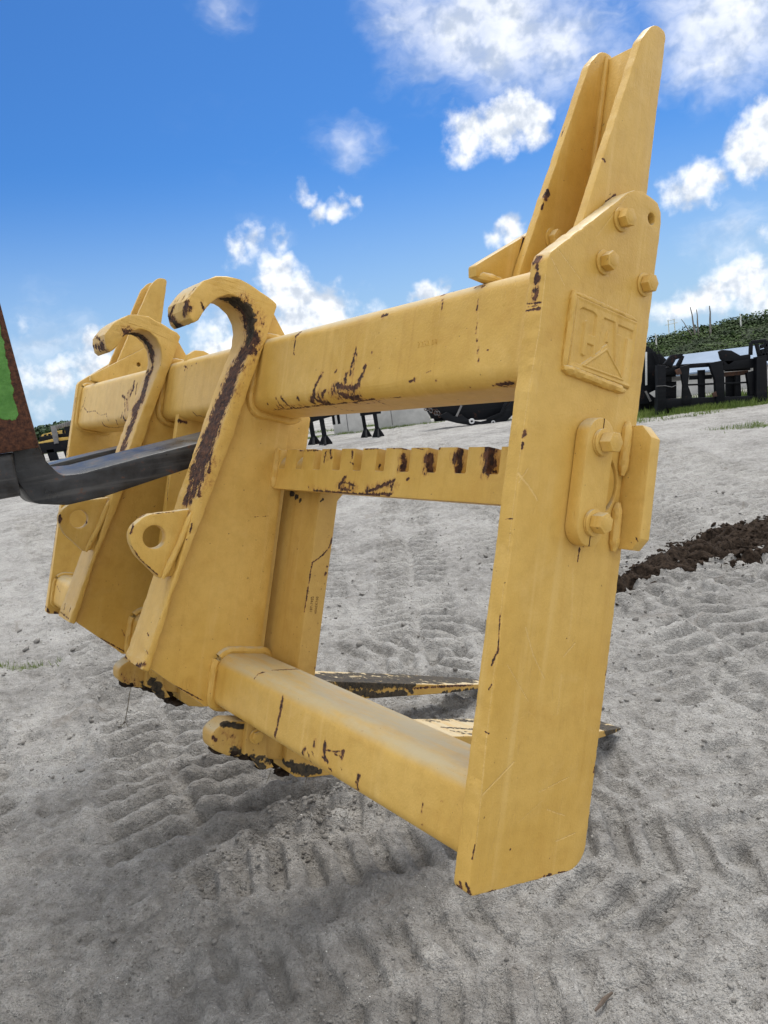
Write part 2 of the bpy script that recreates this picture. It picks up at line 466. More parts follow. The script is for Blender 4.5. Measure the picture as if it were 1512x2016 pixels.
def prism(outline, w0, w1, mp, holes=(), bev=0.003, bm=None):
    """solid of the outline (with holes) between w0 and w1; rims rounded by bev. mp(u, v, w) -> xyz"""
    bm = bm or bmesh.new()
    loops = [outline if area(outline) > 0 else outline[::-1]]
    for h in holes:
        loops.append(h if area(h) < 0 else h[::-1])
    if w0 > w1:
        w0, w1 = w1, w0
    b = min(bev, (w1 - w0) * 0.45)
    prof = [(w0, b), (w0 + 0.29 * b, 0.29 * b), (w0 + b, 0.0), (w1 - b, 0.0), (w1 - 0.29 * b, 0.29 * b), (w1, b)] if b > 0 else [(w0, 0), (w1, 0)]
    caps = {0: [], 1: []}
    for lp in loops:
        rings = []
        for (ww, ins) in prof:
            q = inset(lp, ins) if ins > 0 else lp
            rings.append([bm.verts.new(mp(u, v, ww)) for (u, v) in q])
        caps[0].append((inset(lp, b) if b > 0 else lp, rings[0]))
        caps[1].append((inset(lp, b) if b > 0 else lp, rings[-1]))
        n = len(lp)
        for a, c in zip(rings[:-1], rings[1:]):
            for i in range(n):
                j = (i + 1) % n
                bm.faces.new((a[i], a[j], c[j], c[i]))
    for k in (0, 1):
        polys = [[Vector((u, v, 0)) for (u, v) in q] for q, _ in caps[k]]
        flat = [vv for _, r in caps[k] for vv in r]
        if len(polys) == 1 and False:
            bm.faces.new(flat)
        else:
            for tri in tessellate_polygon(polys):
                try:
                    bm.faces.new([flat[i] for i in tri])
                except ValueError:
                    pass
    bmesh.ops.recalc_face_normals(bm, faces=bm.faces)
    return bm


XZ = lambda u, v, ww: (u, ww, v)          # plates that stand across the beam (normal along Y)
YZ = lambda u, v, ww: (ww, u, v)          # plates with normal along X
XY = lambda u, v, ww: (u, v, ww)


def box_bm(x0, x1, y0, y1, z0, z1, bev=0.004, bm=None):
    return prism([(x0, z0), (x1, z0), (x1, z1), (x0, z1)], y0, y1, XZ, bev=bev, bm=bm)


def bead(path, r=0.006, seg=10, step=0.006, closed=False, bm=None, lump=0.16):
    """weld bead: a lumpy tube along a path"""
    bm = bm or bmesh.new()
    P = [Vector(p) for p in path]
    if closed:
        P.append(P[0])
    pts = []
    for a, b in zip(P[:-1], P[1:]):
        k = max(1, int((b - a).length / step))
        pts += [a.lerp(b, i / k) for i in range(k)]
    if not closed:
        pts.append(P[-1])
    n = len(pts)
    rings = []
    for i, p in enumerate(pts):
        d = (pts[(i + 1) % n] - pts[i - 1]) if closed else (pts[min(i + 1, n - 1)] - pts[max(i - 1, 0)])
        if d.length < 1e-9:
            d = Vector((0, 0, 1))
        d.normalize()
        up = Vector((0, 0, 1)) if abs(d.z) < 0.9 else Vector((1, 0, 0))
        s = d.cross(up).normalized(); u = s.cross(d)
        end = 1.0 if closed else min(1.0, 0.45 + 0.55 * min(i, n - 1 - i) / 3)
        rings.append([bm.verts.new(p + (s * math.cos(a) + u * math.sin(a)) * r * end * (1 + lump * (random.random() - .5)))
                      for a in [2 * math.pi * k / seg for k in range(seg)]])
    m = n if closed else n - 1
    for i in range(m):
        a, b = rings[i], rings[(i + 1) % n]
        for k in range(seg):
            bm.faces.new((a[k], a[(k + 1) % seg], b[(k + 1) % seg], b[k]))
    if not closed:
        bm.faces.new(rings[0][::-1]); bm.faces.new(rings[-1])
    return bm


def tube_bm(path, r, seg=10, bm=None):
    return bead(path, r, seg, step=10.0, bm=bm, lump=0.0)


def link(name, bm, material, parent=None, M=None, smooth=True, angle=30):
    me = bpy.data.meshes.new(name)
    bm.to_mesh(me)
    bm.free()
    if smooth:
        me.polygons.foreach_set('use_smooth', [True] * len(me.polygons))
        me.set_sharp_from_angle(angle=math.radians(angle))
    me.materials.append(material)
    o = bpy.data.objects.new(name, me)
    COL.objects.link(o)
    if parent is not None:
        o.parent = parent
    elif M is not None:
        o.matrix_world = M
    return o


def tag(o, label=None, cat=None, group=None, kind=None):
    if label: o['label'] = label
    if cat: o['category'] = cat
    if group: o['group'] = group
    if kind: o['kind'] = kind
    return o


def empty(name, M, label, cat, group=None):
    e = bpy.data.objects.new(name, None)
    e.empty_display_size = 0.1
    COL.objects.link(e)
    e.matrix_world = M
    return tag(e, label, cat, group)


def refine(bm, maxlen, pts=None, radii=None, fine=0.003, iters=9):
    kd = None
    if pts:
        kd = kdtree.KDTree(len(pts))
        for i, p in enumerate(pts):
            kd.insert(p, i)
        kd.balance()
        rmax = max(radii)
    for _ in range(iters):
        todo = []
        for e in bm.edges:
            L = e.calc_length()
            if L > maxlen:
                todo.append(e)
            elif kd is not None and L > fine:
                mid = (e.verts[0].co + e.verts[1].co) * .5
                co, i, dd = kd.find(mid)
                if dd < radii[i] * 1.6 + L * 0.5 and L > max(fine, radii[i] * 0.45):
                    todo.append(e)
        if not todo:
            break
        bmesh.ops.subdivide_edges(bm, edges=todo, cuts=1, use_grid_fill=False)
        big = [f for f in bm.faces if len(f.verts) > 4]
        if big:
            bmesh.ops.triangulate(bm, faces=big)


def paint_strokes(bm, strokes, M, layer, maxlen, fine=0.003):
    """strokes: list of (pixel polyline, radius in photo pixels). Marks are laid on the surface they hit."""
    bvh = BVHTree.FromBMesh(bm)
    pts, rad, peaks = [], [], []
    for st_ in strokes:
        line, rpx = st_[0], st_[1]
        pk = st_[2] if len(st_) > 2 else 1.0
        q = []
        if len(line) == 1:
            q = [line[0]]
        for a, b in zip(line[:-1], line[1:]):
            k = max(1, int(math.hypot(b[0] - a[0], b[1] - a[1]) / max(1.5, rpx * .5)))
            q += [(a[0] + (b[0] - a[0]) * i / k, a[1] + (b[1] - a[1]) * i / k) for i in range(k + 1)]
        for p in q:
            jj = min(rpx, 7.0) * .3
            p = (p[0] + random.uniform(-jj, jj), p[1] + random.uniform(-jj, jj))
            o, d = local_ray(p, M)
            hit = bvh.ray_cast(o, d)
            if hit[0] is not None:
                pts.append(hit[0]); rad.append(rpx * hit[3] / F_PX * random.uniform(.6, 1.2)); peaks.append(pk)
    return pts, rad, peaks


def painted(name, bm, material, parent, M, rust=(), mud=(), scratch=(), maxlen=0.06, fine=0.0028, jitter=0.0):
    allp, allr, res = [], [], {}
    for lay, st in (('rust', rust), ('mud', mud), ('scratch', scratch)):
        p, r, pk = paint_strokes(bm, st, M, lay, maxlen) if st else ([], [], [])
        res[lay] = (p, r, pk)
        allp += p; allr += r
    refine(bm, maxlen, allp, allr, fine)
    for lay, (p, r, pk) in res.items():
        if not p:
            continue
        la = bm.verts.layers.float.new(lay)
        vs_ = list(bm.verts)
        co = np.array([v.co[:] for v in vs_], np.float32)
        q = np.array([x[:] for x in p], np.float32); rr = np.array(r, np.float32); pk = np.array(pk, np.float32)
        best = np.zeros(len(co), np.float32)
        for k in range(0, len(co), 4000):
            d2 = ((co[k:k + 4000, None, :] - q[None]) ** 2).sum(-1)
            best[k:k + 4000] = (pk[None] * np.clip(1 - 0.5 * np.sqrt(d2) / rr[None], 0, 1)).max(1)
        for v, b_ in zip(vs_, best.tolist()):
            v[la] = b_
    if jitter:
        for v in bm.verts:
            v.co += Vector((random.gauss(0, jitter), random.gauss(0, jitter), random.gauss(0, jitter)))
    return link(name, bm, material, parent)


# ------------------------------------------------------------------ numpy noise
_perm = rng.permutation(256)
_perm = np.concatenate([_perm, _perm, _perm])
_ga = rng.uniform(0, 2 * np.pi, 256)
_gx, _gy = np.cos(_ga), np.sin(_ga)


def perlin(x, y):
    xi = np.floor(x).astype(np.int64); yi = np.floor(y).astype(np.int64)
    xf = x - xi; yf = y - yi
    xi &= 255; yi &= 255
    u = xf * xf * xf * (xf * (xf * 6 - 15) + 10); v = yf * yf * yf * (yf * (yf * 6 - 15) + 10)
    def g(ix, iy, fx, fy):
        h = _perm[_perm[ix] + iy]
        return _gx[h] * fx + _gy[h] * fy
    a = g(xi, yi, xf, yf); b = g(xi + 1, yi, xf - 1, yf)
    c = g(xi, yi + 1, xf, yf - 1); d = g(xi + 1, yi + 1, xf - 1, yf - 1)
    return (a + u * (b - a)) * (1 - v) + (c + u * (d - c)) * v


def fbm(x, y, f, octv=4, gain=0.5):
    s, a = 0.0, 1.0
    for k in range(octv):
        s = s + a * perlin(x * f + 17.3 * k, y * f - 9.1 * k)
        f *= 2.03; a *= gain
    return s


def sstep(a, b, x):
    t = np.clip((x - a) / (b - a), 0, 1)
    return t * t * (3 - 2 * t)


# ------------------------------------------------------------------ ground
# (point on centre line, heading deg from +Y, half width, lug spacing, lug slant, depth, along min, along max)
TRACKS = [((0.15, 6.0), 1.5, 0.27, 0.165, 0.55, 0.026, -2.6, 40.0),
          ((0.0, 2.55), 83.0, 0.30, 0.115, -0.15, 0.024, -1.0, 1.1),
          ((0.75, 2.05), 118.0, 0.27, 0.125, 0.40, 0.028, -0.7, 1.4),
          ((1.75, 3.4), -4.0, 0.34, 0.185, 0.25, 0.024, -1.4, 9.0),
          ((2.9, 9.5), -8.0, 0.30, 0.19, 0.6, 0.020, -4.0, 14.0),
          ((-1.5, 4.4), -27.0, 0.36, 0.17, 0.3, 0.022, -2.3, 12.0),
          ((-2.6, 4.0), -30.0, 0.3, 0.18, -0.4, 0.020, -2.0, 14.0),
          ((4.2, 8.0), 8.0, 0.32, 0.2, -0.5, 0.022, -5.0, 14.0),
          ((-0.9, 8.5), -5.0, 0.3, 0.18, 0.4, 0.022, -3.0, 20.0),
          ((0.9, 4.6), 72.0, 0.28, 0.16, 0.3, 0.018, -1.5, 2.2),
          ((-1.1, 3.3), -20.0, 0.3, 0.15, 0.35, 0.022, -1.0, 4.0), ((2.4, 4.2), 3.0, 0.3, 0.17, -0.4, 0.024, -1.8, 8.0), ((1.2, 9.0), 2.0, 0.3, 0.18, 0.5, 0.022, -3.0, 18.0),
          ((3.4, 5.0), 5.0, 0.33, 0.2, 0.4, 0.022, -2.0, 9.0), ((-0.25, 1.75), 80.0, 0.26, 0.12, 0.2, 0.018, -1.0, 0.9), ((1.25, 2.4), 10.0, 0.3, 0.15, 0.5, 0.024, -1.0, 1.8)]


def ground_z(x, y):
    r = np.hypot(x, y)
    near = 1.0 / (1.0 + (r / 26.0) ** 2)
    z = 0.030 * fbm(x, y, 0.55, 3)
    z = z + near * 0.040 * fbm(x + 5, y, 1.9, 3)
    rid = 1 - np.abs(fbm(x, y + 9, 3.4, 3, 0.55)) * 2.0
    z = z + near * 0.024 * rid
    rid2 = 1 - np.abs(fbm(x - 3, y, 9.0, 3, 0.6)) * 2.0
    z = z + near * 0.017 * rid2
    fade = np.ones_like(z)
    for (p, hd, hw, sp, slant, dep, a0, a1) in TRACKS:
        dep = dep * (1.5 if p[1] > 3.2 else 0.78)
        h = math.radians(hd)
        dx, dy = math.sin(h), math.cos(h)
        a = (x - p[0]) * dx + (y - p[1]) * dy
        b = (x - p[0]) * dy - (y - p[1]) * dx
        b = b + 0.03 * perlin(a * 1.3, b * 0.2 + hd)
        wob = 0.03 * perlin(x * 5 + hd, y * 5)
        m = (1 - sstep(hw - 0.05, hw + 0.05, np.abs(b) + wob)) * sstep(a0, a0 + .4, a) * (1 - sstep(a1 - .6, a1, a))
        br = sstep(-0.5, -0.05, fbm(x + hd, y, 1.5, 3))
        ph = (a + slant * np.abs(b) + 0.018 * perlin(x * 7, y * 7 + hd)) / sp
        side = np.where(b > 0, 0.5, 0.0)
        lug = np.sin(2 * np.pi * (ph + side))
        lug = np.tanh(lug * 2.2)
        centre = sstep(0.0, 0.06, np.abs(b))
        z = z * (1 - 0.55 * m * br) + m * br * (-0.4 * dep + 1.15 * dep * lug * centre)
        ridge = np.exp(-((np.abs(b) - hw - 0.05) / 0.05) ** 2) * sstep(a0, a0 + .4, a) * (1 - sstep(a1 - .6, a1, a)) * br
        z = z + ridge * 0.014 * (1 + 1.2 * perlin(x * 11, y * 11))
    # crumbly ridge thrown up left of centre
    ax_, ay_ = x + 0.42, y - 2.62
    al = ax_ * 0.62 + ay_ * 0.78; ac = ax_ * 0.78 - ay_ * 0.62
    ac = ac + 0.10 * perlin(al * 3.0, 3.3)
    rg = np.exp(-(ac / 0.075) ** 2) * np.exp(-(al / 0.75) ** 4)
    z = z + rg * (0.030 + 0.035 * np.abs(fbm(x, y, 16.0, 2)))
    z = z + near * 0.009 * np.maximum(fbm(x, y, 24.0, 3), -.15)
    return z


def build_ground():
    az_f = np.radians(np.linspace(-42, 42, 690))
    az_c = np.radians(np.linspace(43, 317, 60)[1:-1])
    az = np.concatenate([az_f, az_c])
    rr = np.concatenate([[0.02, 0.3, 0.7], np.geomspace(1.0, 45.0, 780), np.geomspace(47.0, 4000.0, 70)])
    A, Rr = np.meshgrid(az, rr)
    x = Rr * np.sin(A); y = Rr * np.cos(A)
    z = ground_z(x, y) * np.clip((300 - Rr) / 200, 0, 1)
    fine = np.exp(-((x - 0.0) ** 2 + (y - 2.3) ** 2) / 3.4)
    painted_shade = np.clip(0.95 * fine + 0.5 * fbm(x, y, 0.9, 3), 0, 1)  # painted shade around the near ground, mixed with random tone
    green = np.zeros_like(x)
    for (gx, gy, sx, sy, aa) in ((9.2, 21.5, 3.6, 2.0, 1.0), (8.0, 14.6, 2.2, 0.7, .62), (10.5, 24, 6, 3, .9), (3.25, 5.75, .22, .13, .8), (3.3, 6.25, .3, .12, .6),
                                 (2.0, 38, 8, 1.5, .8), (-2.5, 4.9, .35, .12, .55), (-1, 33.5, 5, 1.0, .7), (4.6, 27.5, 1.2, .5, .7)):
        green = np.maximum(green, aa * np.exp(-((x - gx) / sx) ** 2 - ((y - gy) / sy) ** 2))
    green = np.maximum(green, 0.9 * sstep(60, 75, Rr))
    nr, na = A.shape
    co = np.stack([x, y, z], -1).reshape(-1, 3)
    i = np.arange(nr - 1)[:, None] * na
    j = np.arange(na)[None, :]
    jn = (j + 1) % na
    quads = np.stack([i + j, i + na + j, i + na + jn, i + jn], -1).reshape(-1, 4)
    me = bpy.data.meshes.new('ground')
    me.vertices.add(len(co)); me.vertices.foreach_set('co', co.astype(np.float32).ravel())
    me.loops.add(quads.size); me.loops.foreach_set('vertex_index', quads.astype(np.int32)[:, ::-1].ravel())
    me.polygons.add(len(quads))
    me.polygons.foreach_set('loop_start', np.arange(0, quads.size, 4, dtype=np.int32))
    me.polygons.foreach_set('use_smooth', np.ones(len(quads), dtype=bool))
    for nm, arr in (('painted_shade', painted_shade), ('green', green)):
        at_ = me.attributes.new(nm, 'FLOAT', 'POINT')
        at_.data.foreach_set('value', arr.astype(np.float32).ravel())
    me.update(calc_edges=True)
    me.materials.append(GROUND)
    o = bpy.data.objects.new('ground', me)
    COL.objects.link(o)
    tag(o, 'grey sandy yard ground with tyre tread marks', None, None, 'structure')
    return o


build_ground()


def gz(x, y):
    return float(ground_z(np.array([x], float), np.array([y], float))[0])


def scatter(name, pts, sizes, material, label, kind='stuff', flat=1.0, base='ico', cat=None, sink=0.3):
    """many small lumps in one mesh"""
    bmt = bmesh.new()
    if base == 'ico':
        bmesh.ops.create_icosphere(bmt, subdivisions=1, radius=1.0)
    else:
        bmesh.ops.create_cone(bmt, segments=4, radius1=1.0, radius2=0.4, depth=0.5, cap_ends=True)
    bmesh.ops.triangulate(bmt, faces=bmt.faces)
    V = np.array([v.co[:] for v in bmt.verts]); Fc = np.array([[v.index for v in f.verts] for f in bmt.faces])
    bmt.free()
    n, k = len(pts), len(V)
    rv = rng.uniform(0.62, 1.25, (n, k, 1))
    th = rng.uniform(0, 2 * np.pi, n); c, s = np.cos(th), np.sin(th)
    P = V[None] * rv * np.stack([rng.uniform(.7, 1.3, n), rng.uniform(.7, 1.3, n), rng.uniform(.5, .9, n) * flat], -1)[:, None, :] * np.asarray(sizes)[:, None, None]
    tl = rng.uniform(-.5, .5, n)
    Px = P[..., 0] * c[:, None] - P[..., 1] * s[:, None]; Py = P[..., 0] * s[:, None] + P[..., 1] * c[:, None]
    P = np.stack([Px, Py, P[..., 2] + Px * tl[:, None]], -1)
    base_ = np.asarray(pts)[:, None, :] + np.stack([np.zeros(n), np.zeros(n), np.asarray(sizes) * sink * flat], -1)[:, None, :]
    co = (P + base_).reshape(-1, 3)
    fc = (Fc[None] + (np.arange(n) * k)[:, None, None]).reshape(-1, 3)
    me = mesh_np(name, co, fc)
    me.materials.append(material)
    o = bpy.data.objects.new(name, me)
    COL.objects.link(o)
    return tag(o, label, cat, None, kind)


def mesh_np(name, co, fc, smooth=False):
    me = bpy.data.meshes.new(name)
    k = fc.shape[1]
    me.vertices.add(len(co)); me.vertices.foreach_set('co', np.asarray(co, np.float32).ravel())
    me.loops.add(fc.size); me.loops.foreach_set('vertex_index', np.asarray(fc, np.int32).ravel())
    me.polygons.add(len(fc)); me.polygons.foreach_set('loop_start', np.arange(0, fc.size, k, dtype=np.int32))
    if smooth:
        me.polygons.foreach_set('use_smooth', np.ones(len(fc), dtype=bool))
    me.update(calc_edges=True)
    return me


# clods and crumbs, thicker along the ridge and the track edges
n = 14000
r_ = 1.1 * (9.0 / 1.1) ** rng.uniform(0, 1, n) ** 1.15
a_ = np.radians(rng.uniform(-36, 36, n))
px_, py_ = r_ * np.sin(a_), r_ * np.cos(a_)
al = rng.normal(0, .42, 1700); ac = rng.normal(0, .10, 1700)
px_ = np.concatenate([px_, -0.42 + al * 0.62 + ac * 0.78]); py_ = np.concatenate([py_, 2.62 + al * 0.78 - ac * 0.62])
keep = (fbm(px_, py_, 1.3, 3) + rng.uniform(-.45, .45, len(px_))) > 0.05
keep[n:] = True
px_, py_ = px_[keep], py_[keep]
sz = 0.0022 * (1 + rng.pareto(2.6, len(px_)))
sz[-1700:] *= 1.1
sz = np.clip(sz, 0.0018, 0.0115) * np.clip(np.hypot(px_, py_) / 2.6, 0.75, 2.2)
scatter('sand_clods', np.stack([px_, py_, ground_z(px_, py_)], -1), sz, CLOD, 'loose crumbs and clods of grey sand on the yard')
n = 1900
r_ = 1.1 * (10.0 / 1.1) ** rng.uniform(0, 1, n); a_ = np.radians(rng.uniform(-36, 36, n))
px_, py_ = r_ * np.sin(a_), r_ * np.cos(a_)
scatter('shell_chips', np.stack([px_, py_, ground_z(px_, py_)], -1), rng.uniform(.0013, .0034, n) * np.clip(r_ / 2.4, .8, 2.4), SHELL,
        'tiny white shell chips strewn over the sand', flat=0.6, base='cone', sink=0.5)


# spill of dark soil to the right
def soil_strip():
    u = np.linspace(-0.35, 2.9, 330); v = np.linspace(-0.55, 0.75, 130)
    U, V = np.meshgrid(u, v)
    o0 = np.array([1.42, 4.98]); e1 = np.array([0.83, 0.56]); e2 = np.array([-0.56, 0.83])
    x = o0[0] + U * e1[0] + V * e2[0]; y = o0[1] + U * e1[1] + V * e2[1]
    cen = 0.05 * np.sin(U * 2.2) + 0.05
    wd = 0.11 + 0.17 * sstep(0.2, 1.7, U) + 0.12 * fbm(x, y, 2.1, 3)
    m = 1 - np.abs(V - cen) / np.maximum(wd, 0.03)
    c2 = cen - 0.36
    m2 = 0.75 - np.abs(V - c2) / 0.10 - 2.0 * np.abs(U - 1.25) / 1.0
    m = np.maximum(m, m2)
    m = m + 0.75 * fbm(x, y, 5.5, 4, .6) - 0.4 * sstep(-.05, -.3, U)
    h = 0.06 * sstep(0.0, 1.1, m) + 0.02 * np.abs(fbm(x, y, 14, 3)) * sstep(0, .4, m)
    z = ground_z(x, y) + np.where(m > 0, h + 0.006, -0.03)
    nv, nu = U.shape
    co = np.stack([x, y, z], -1).reshape(-1, 3)
    i = np.arange(nv - 1)[:, None] * nu; j = np.arange(nu - 1)[None]
    q = np.stack([i + j, i + j + 1, i + nu + j + 1, i + nu + j], -1).reshape(-1, 4)
    mm = m.reshape(-1)
    q = q[(mm[q] > -0.12).any(1)]
    me = mesh_np('soil_spill', co, q, True)
    me.materials.append(SOIL)
    o = bpy.data.objects.new('soil_spill', me)
    COL.objects.link(o)
    tag(o, 'strip of crumbly dark brown soil spilled on grey sand', 'soil', None, 'stuff')
    ok = np.argwhere(m > -0.05)
    pick = ok[rng.integers(0, len(ok), 2600)]
    xs = x[pick[:, 0], pick[:, 1]] + rng.standard_t(2.2, 2600) * .035; ys = y[pick[:, 0], pick[:, 1]] + rng.standard_t(2.2, 2600) * .03
    near_ = np.hypot(xs - x[pick[:, 0], pick[:, 1]], ys - y[pick[:, 0], pick[:, 1]]) < .03
    zs = np.where(near_, np.maximum(z[pick[:, 0], pick[:, 1]], ground_z(xs, ys)), ground_z(xs, ys))
    scatter('soil_crumbs', np.stack([xs, ys, zs], -1), np.clip(.006 * (1 + rng.pareto(2.5, 2600)), .004, .03), SOIL, 'dark soil crumbs lying on the spilled strip')


soil_strip()


def grass(name, label, patches):
    P, T = [], []
    for (cx, cy, sx, sy, n, hmin, hmax) in patches:
        x = rng.normal(cx, sx, n); y = rng.normal(cy, sy, n)
        k = (fbm(x, y, 1.6 / max(sx, .2), 2) > -0.15) & (np.abs(x - cx) < 1.35 * sx) & (np.abs(y - cy) < 1.6 * sy)
        x, y = x[k], y[k]
        z = ground_z(x, y)
        h = rng.uniform(hmin, hmax, len(x)); a = rng.uniform(0, 2 * np.pi, len(x)); wd = h * rng.uniform(.05, .10, len(x))
        lean = rng.normal(0, .35, (len(x), 2)) * h[:, None]
        b0 = np.stack([x - wd * np.cos(a), y - wd * np.sin(a), z - .01], -1); b1 = np.stack([x + wd * np.cos(a), y + wd * np.sin(a), z - .01], -1)
        tp = np.stack([x + lean[:, 0], y + lean[:, 1], z + h], -1)
        P.append(np.stack([b0, b1, tp], 1).reshape(-1, 3))
    co = np.concatenate(P)
    me = mesh_np(name, co, np.arange(len(co)).reshape(-1, 3))
    me.materials.append(GRASS)
    o = bpy.data.objects.new(name, me)
    COL.objects.link(o)
    tag(o, label, 'grass', None, 'stuff')


grass('grass', 'short green grass growing in patches at the yard edge', [
    (9.0, 21.0, 2.4, 0.7, 9000, .06, .2), (10.2, 23.5, 3.5, 1.5, 9000, .1, .28), (8.2, 14.6, 1.3, .35, 2600, .03, .1), (7.0, 19.2, 1.2, .3, 1500, .04, .12),
    (3.15, 5.72, .12, .06, 240, .03, .09), (3.3, 6.2, .2, .05, 260, .03, .09), (3.45, 5.4, .06, .04, 90, .03, .1), (-2.5, 4.9, .2, .05, 200, .02, .05),
    (2.5, 37.5, 6, .6, 4000, .05, .16), (-1.0, 32.6, 3, .25, 4500, .04, .12), (4.9, 27.6, .6, .15, 900, .03, .09)])

# ------------------------------------------------------------------ the fork carriage
M = M_CARR
carr = empty('fork_carriage', M, 'large yellow steel fork carriage with two hooks, hung tilted in front', 'fork carriage')
W, TP, YE = 0.307, 0.039, 2.93            # end plate width, thickness, far outer face

END = round_poly([(0.0, 0.0, .016), (W, 0.0, .045), (W, 1.262), (.303, 1.282), (.288, 1.296), (.262, 1.300), (.236, 1.300), (.214, 1.294), (.196, 1.283),
                  (.022, 1.122), (.007, 1.108), (.001, 1.092)])
plate_rust = [([(1059, 513)], 9), ([(1058, 523), (1058, 530)], 5), ([(1057, 539), (1056, 556)], 5.5), ([(1055, 570), (1053, 586)], 8.5),
              ([(1038, 598), (1064, 596)], 2), ([(1036, 612), (1063, 607)], 2.4), ([(1040, 604), (1058, 602)], 1.2),
              ([(1032, 850), (1033, 857)], 6), ([(1029, 872), (1028, 884)], 2.2), ([(1000, 878), (998, 884)], 1.6),
              ([(902, 1744), (910, 1756), (925, 1764)], 3.5), ([(906, 1738), (909, 1750)], 2.2), ([(918, 1738), (924, 1760)], 3), ([(935, 1764), (975, 1752)], 1.4),
              ([(1070, 1726), (1085, 1722)], 3), ([(1100, 1718), (1118, 1716)], 1.6), ([(1135, 1708), (1143, 1702)], 1.4), ([(985, 1208), (980, 1283)], 1.5),
              ([(979, 1283), (968, 1310)], 2.2), ([(968, 1348), (962, 1358)], 1.6), ([(954, 1440), (962, 1444)], 1.6), ([(935, 1664), (930, 1690)], 1.5),
              ([(1150, 834), (1140, 860), (1134, 900), (1127, 960), (1120, 1008), (1119, 1036), (1130, 1064), (1150, 1076)], 1.5),
              ([(1141, 1080), (1137, 1105)], 2.0), ([(996, 1022), (1009, 1021)], 1.4), ([(975, 1115), (977, 1125)], 1.3), ([(1036, 1230)], 1.3),
              ([(1213, 1175), (1210, 1200)], 1.3), ([(1172, 1505), (1169, 1520)], 1.8), ([(1116, 1257)], 1.3), ([(1005, 1672)], 1.6), ([(1082, 1690)], 1.2), ([(1196, 1310), (1192, 1330)], 1.0),
              ([(903, 1610), (908, 1611)], 1.2), ([(950, 1248)], 1.3), ([(940, 1350), (938, 1390)], 1.0)]
SHAFT = (0.207, 0.734, 0.0575)
ep = painted('end_plate', prism(rough(END), 0, TP, XZ, holes=[circle(.275, 1.26, .011, 16), circle(SHAFT[0], SHAFT[1], .0605, 40)], bev=.0035), YELLOW, carr, M, rust=plate_rust, maxlen=.05, fine=.0024,
             scratch=[([(1020, 931), (1040, 955), (1058, 984)], 2.0), ([(1040, 922), (1021, 950)], 1.3), ([(1035, 1235), (1050, 1290), (1072, 1336)], 1.3), ([(1110, 1292), (1132, 1266)], 1.5), ([(950, 1565), (1012, 1500)], 1.6),
                      ([(1095, 1656), (1132, 1640)], 1.3), ([(1078, 1594), (1112, 1606)], 1.2), ([(1085, 505), (1112, 562)], 1.2), ([(1100, 492), (1142, 548)], 1.1), ([(1128, 1120), (1127, 1200), (1120, 1262)], 4.5, .5), ([(1105, 1330), (1098, 1405)], 4.0, .5),
                      ([(1152, 1330), (1150, 1420)], 3.0, .45), ([(1000, 1440), (1040, 1400), (1060, 1420)], 3.0, .45), ([(935, 1690), (940, 1640), (946, 1580), (958, 1450), (975, 1300), (992, 1150)], 1.6, .7), ([(1000, 1090), (1018, 935), (1040, 775), (1062, 650), (1074, 540)], 1.6, .7),
                      ([(1175, 465), (1235, 385)], 1.5, .7), ([(1090, 490), (1160, 440)], 1.5, .6), ([(1000, 1310), (1040, 1380)], 1.0), ([(1060, 1560), (1120, 1530)], 1.0), ([(1020, 1620), (1070, 1575)], 1.2, .6)])
far_rust = [([(134, 880), (128, 930)], 1.2), ([(150, 780), (145, 810)], 1.0), ([(112, 1030), (100, 1120)], 1.0), ([(88, 1190), (96, 1205)], 2), ([(108, 1206), (120, 1212)], 3), ([(130, 900), (132, 880)], 1.0)]
painted('end_plate', prism(END, YE - TP, YE, XZ, holes=[circle(.275, 1.26, .011, 12)], bev=.0035), YELLOW, carr, M, rust=far_rust, maxlen=.08)

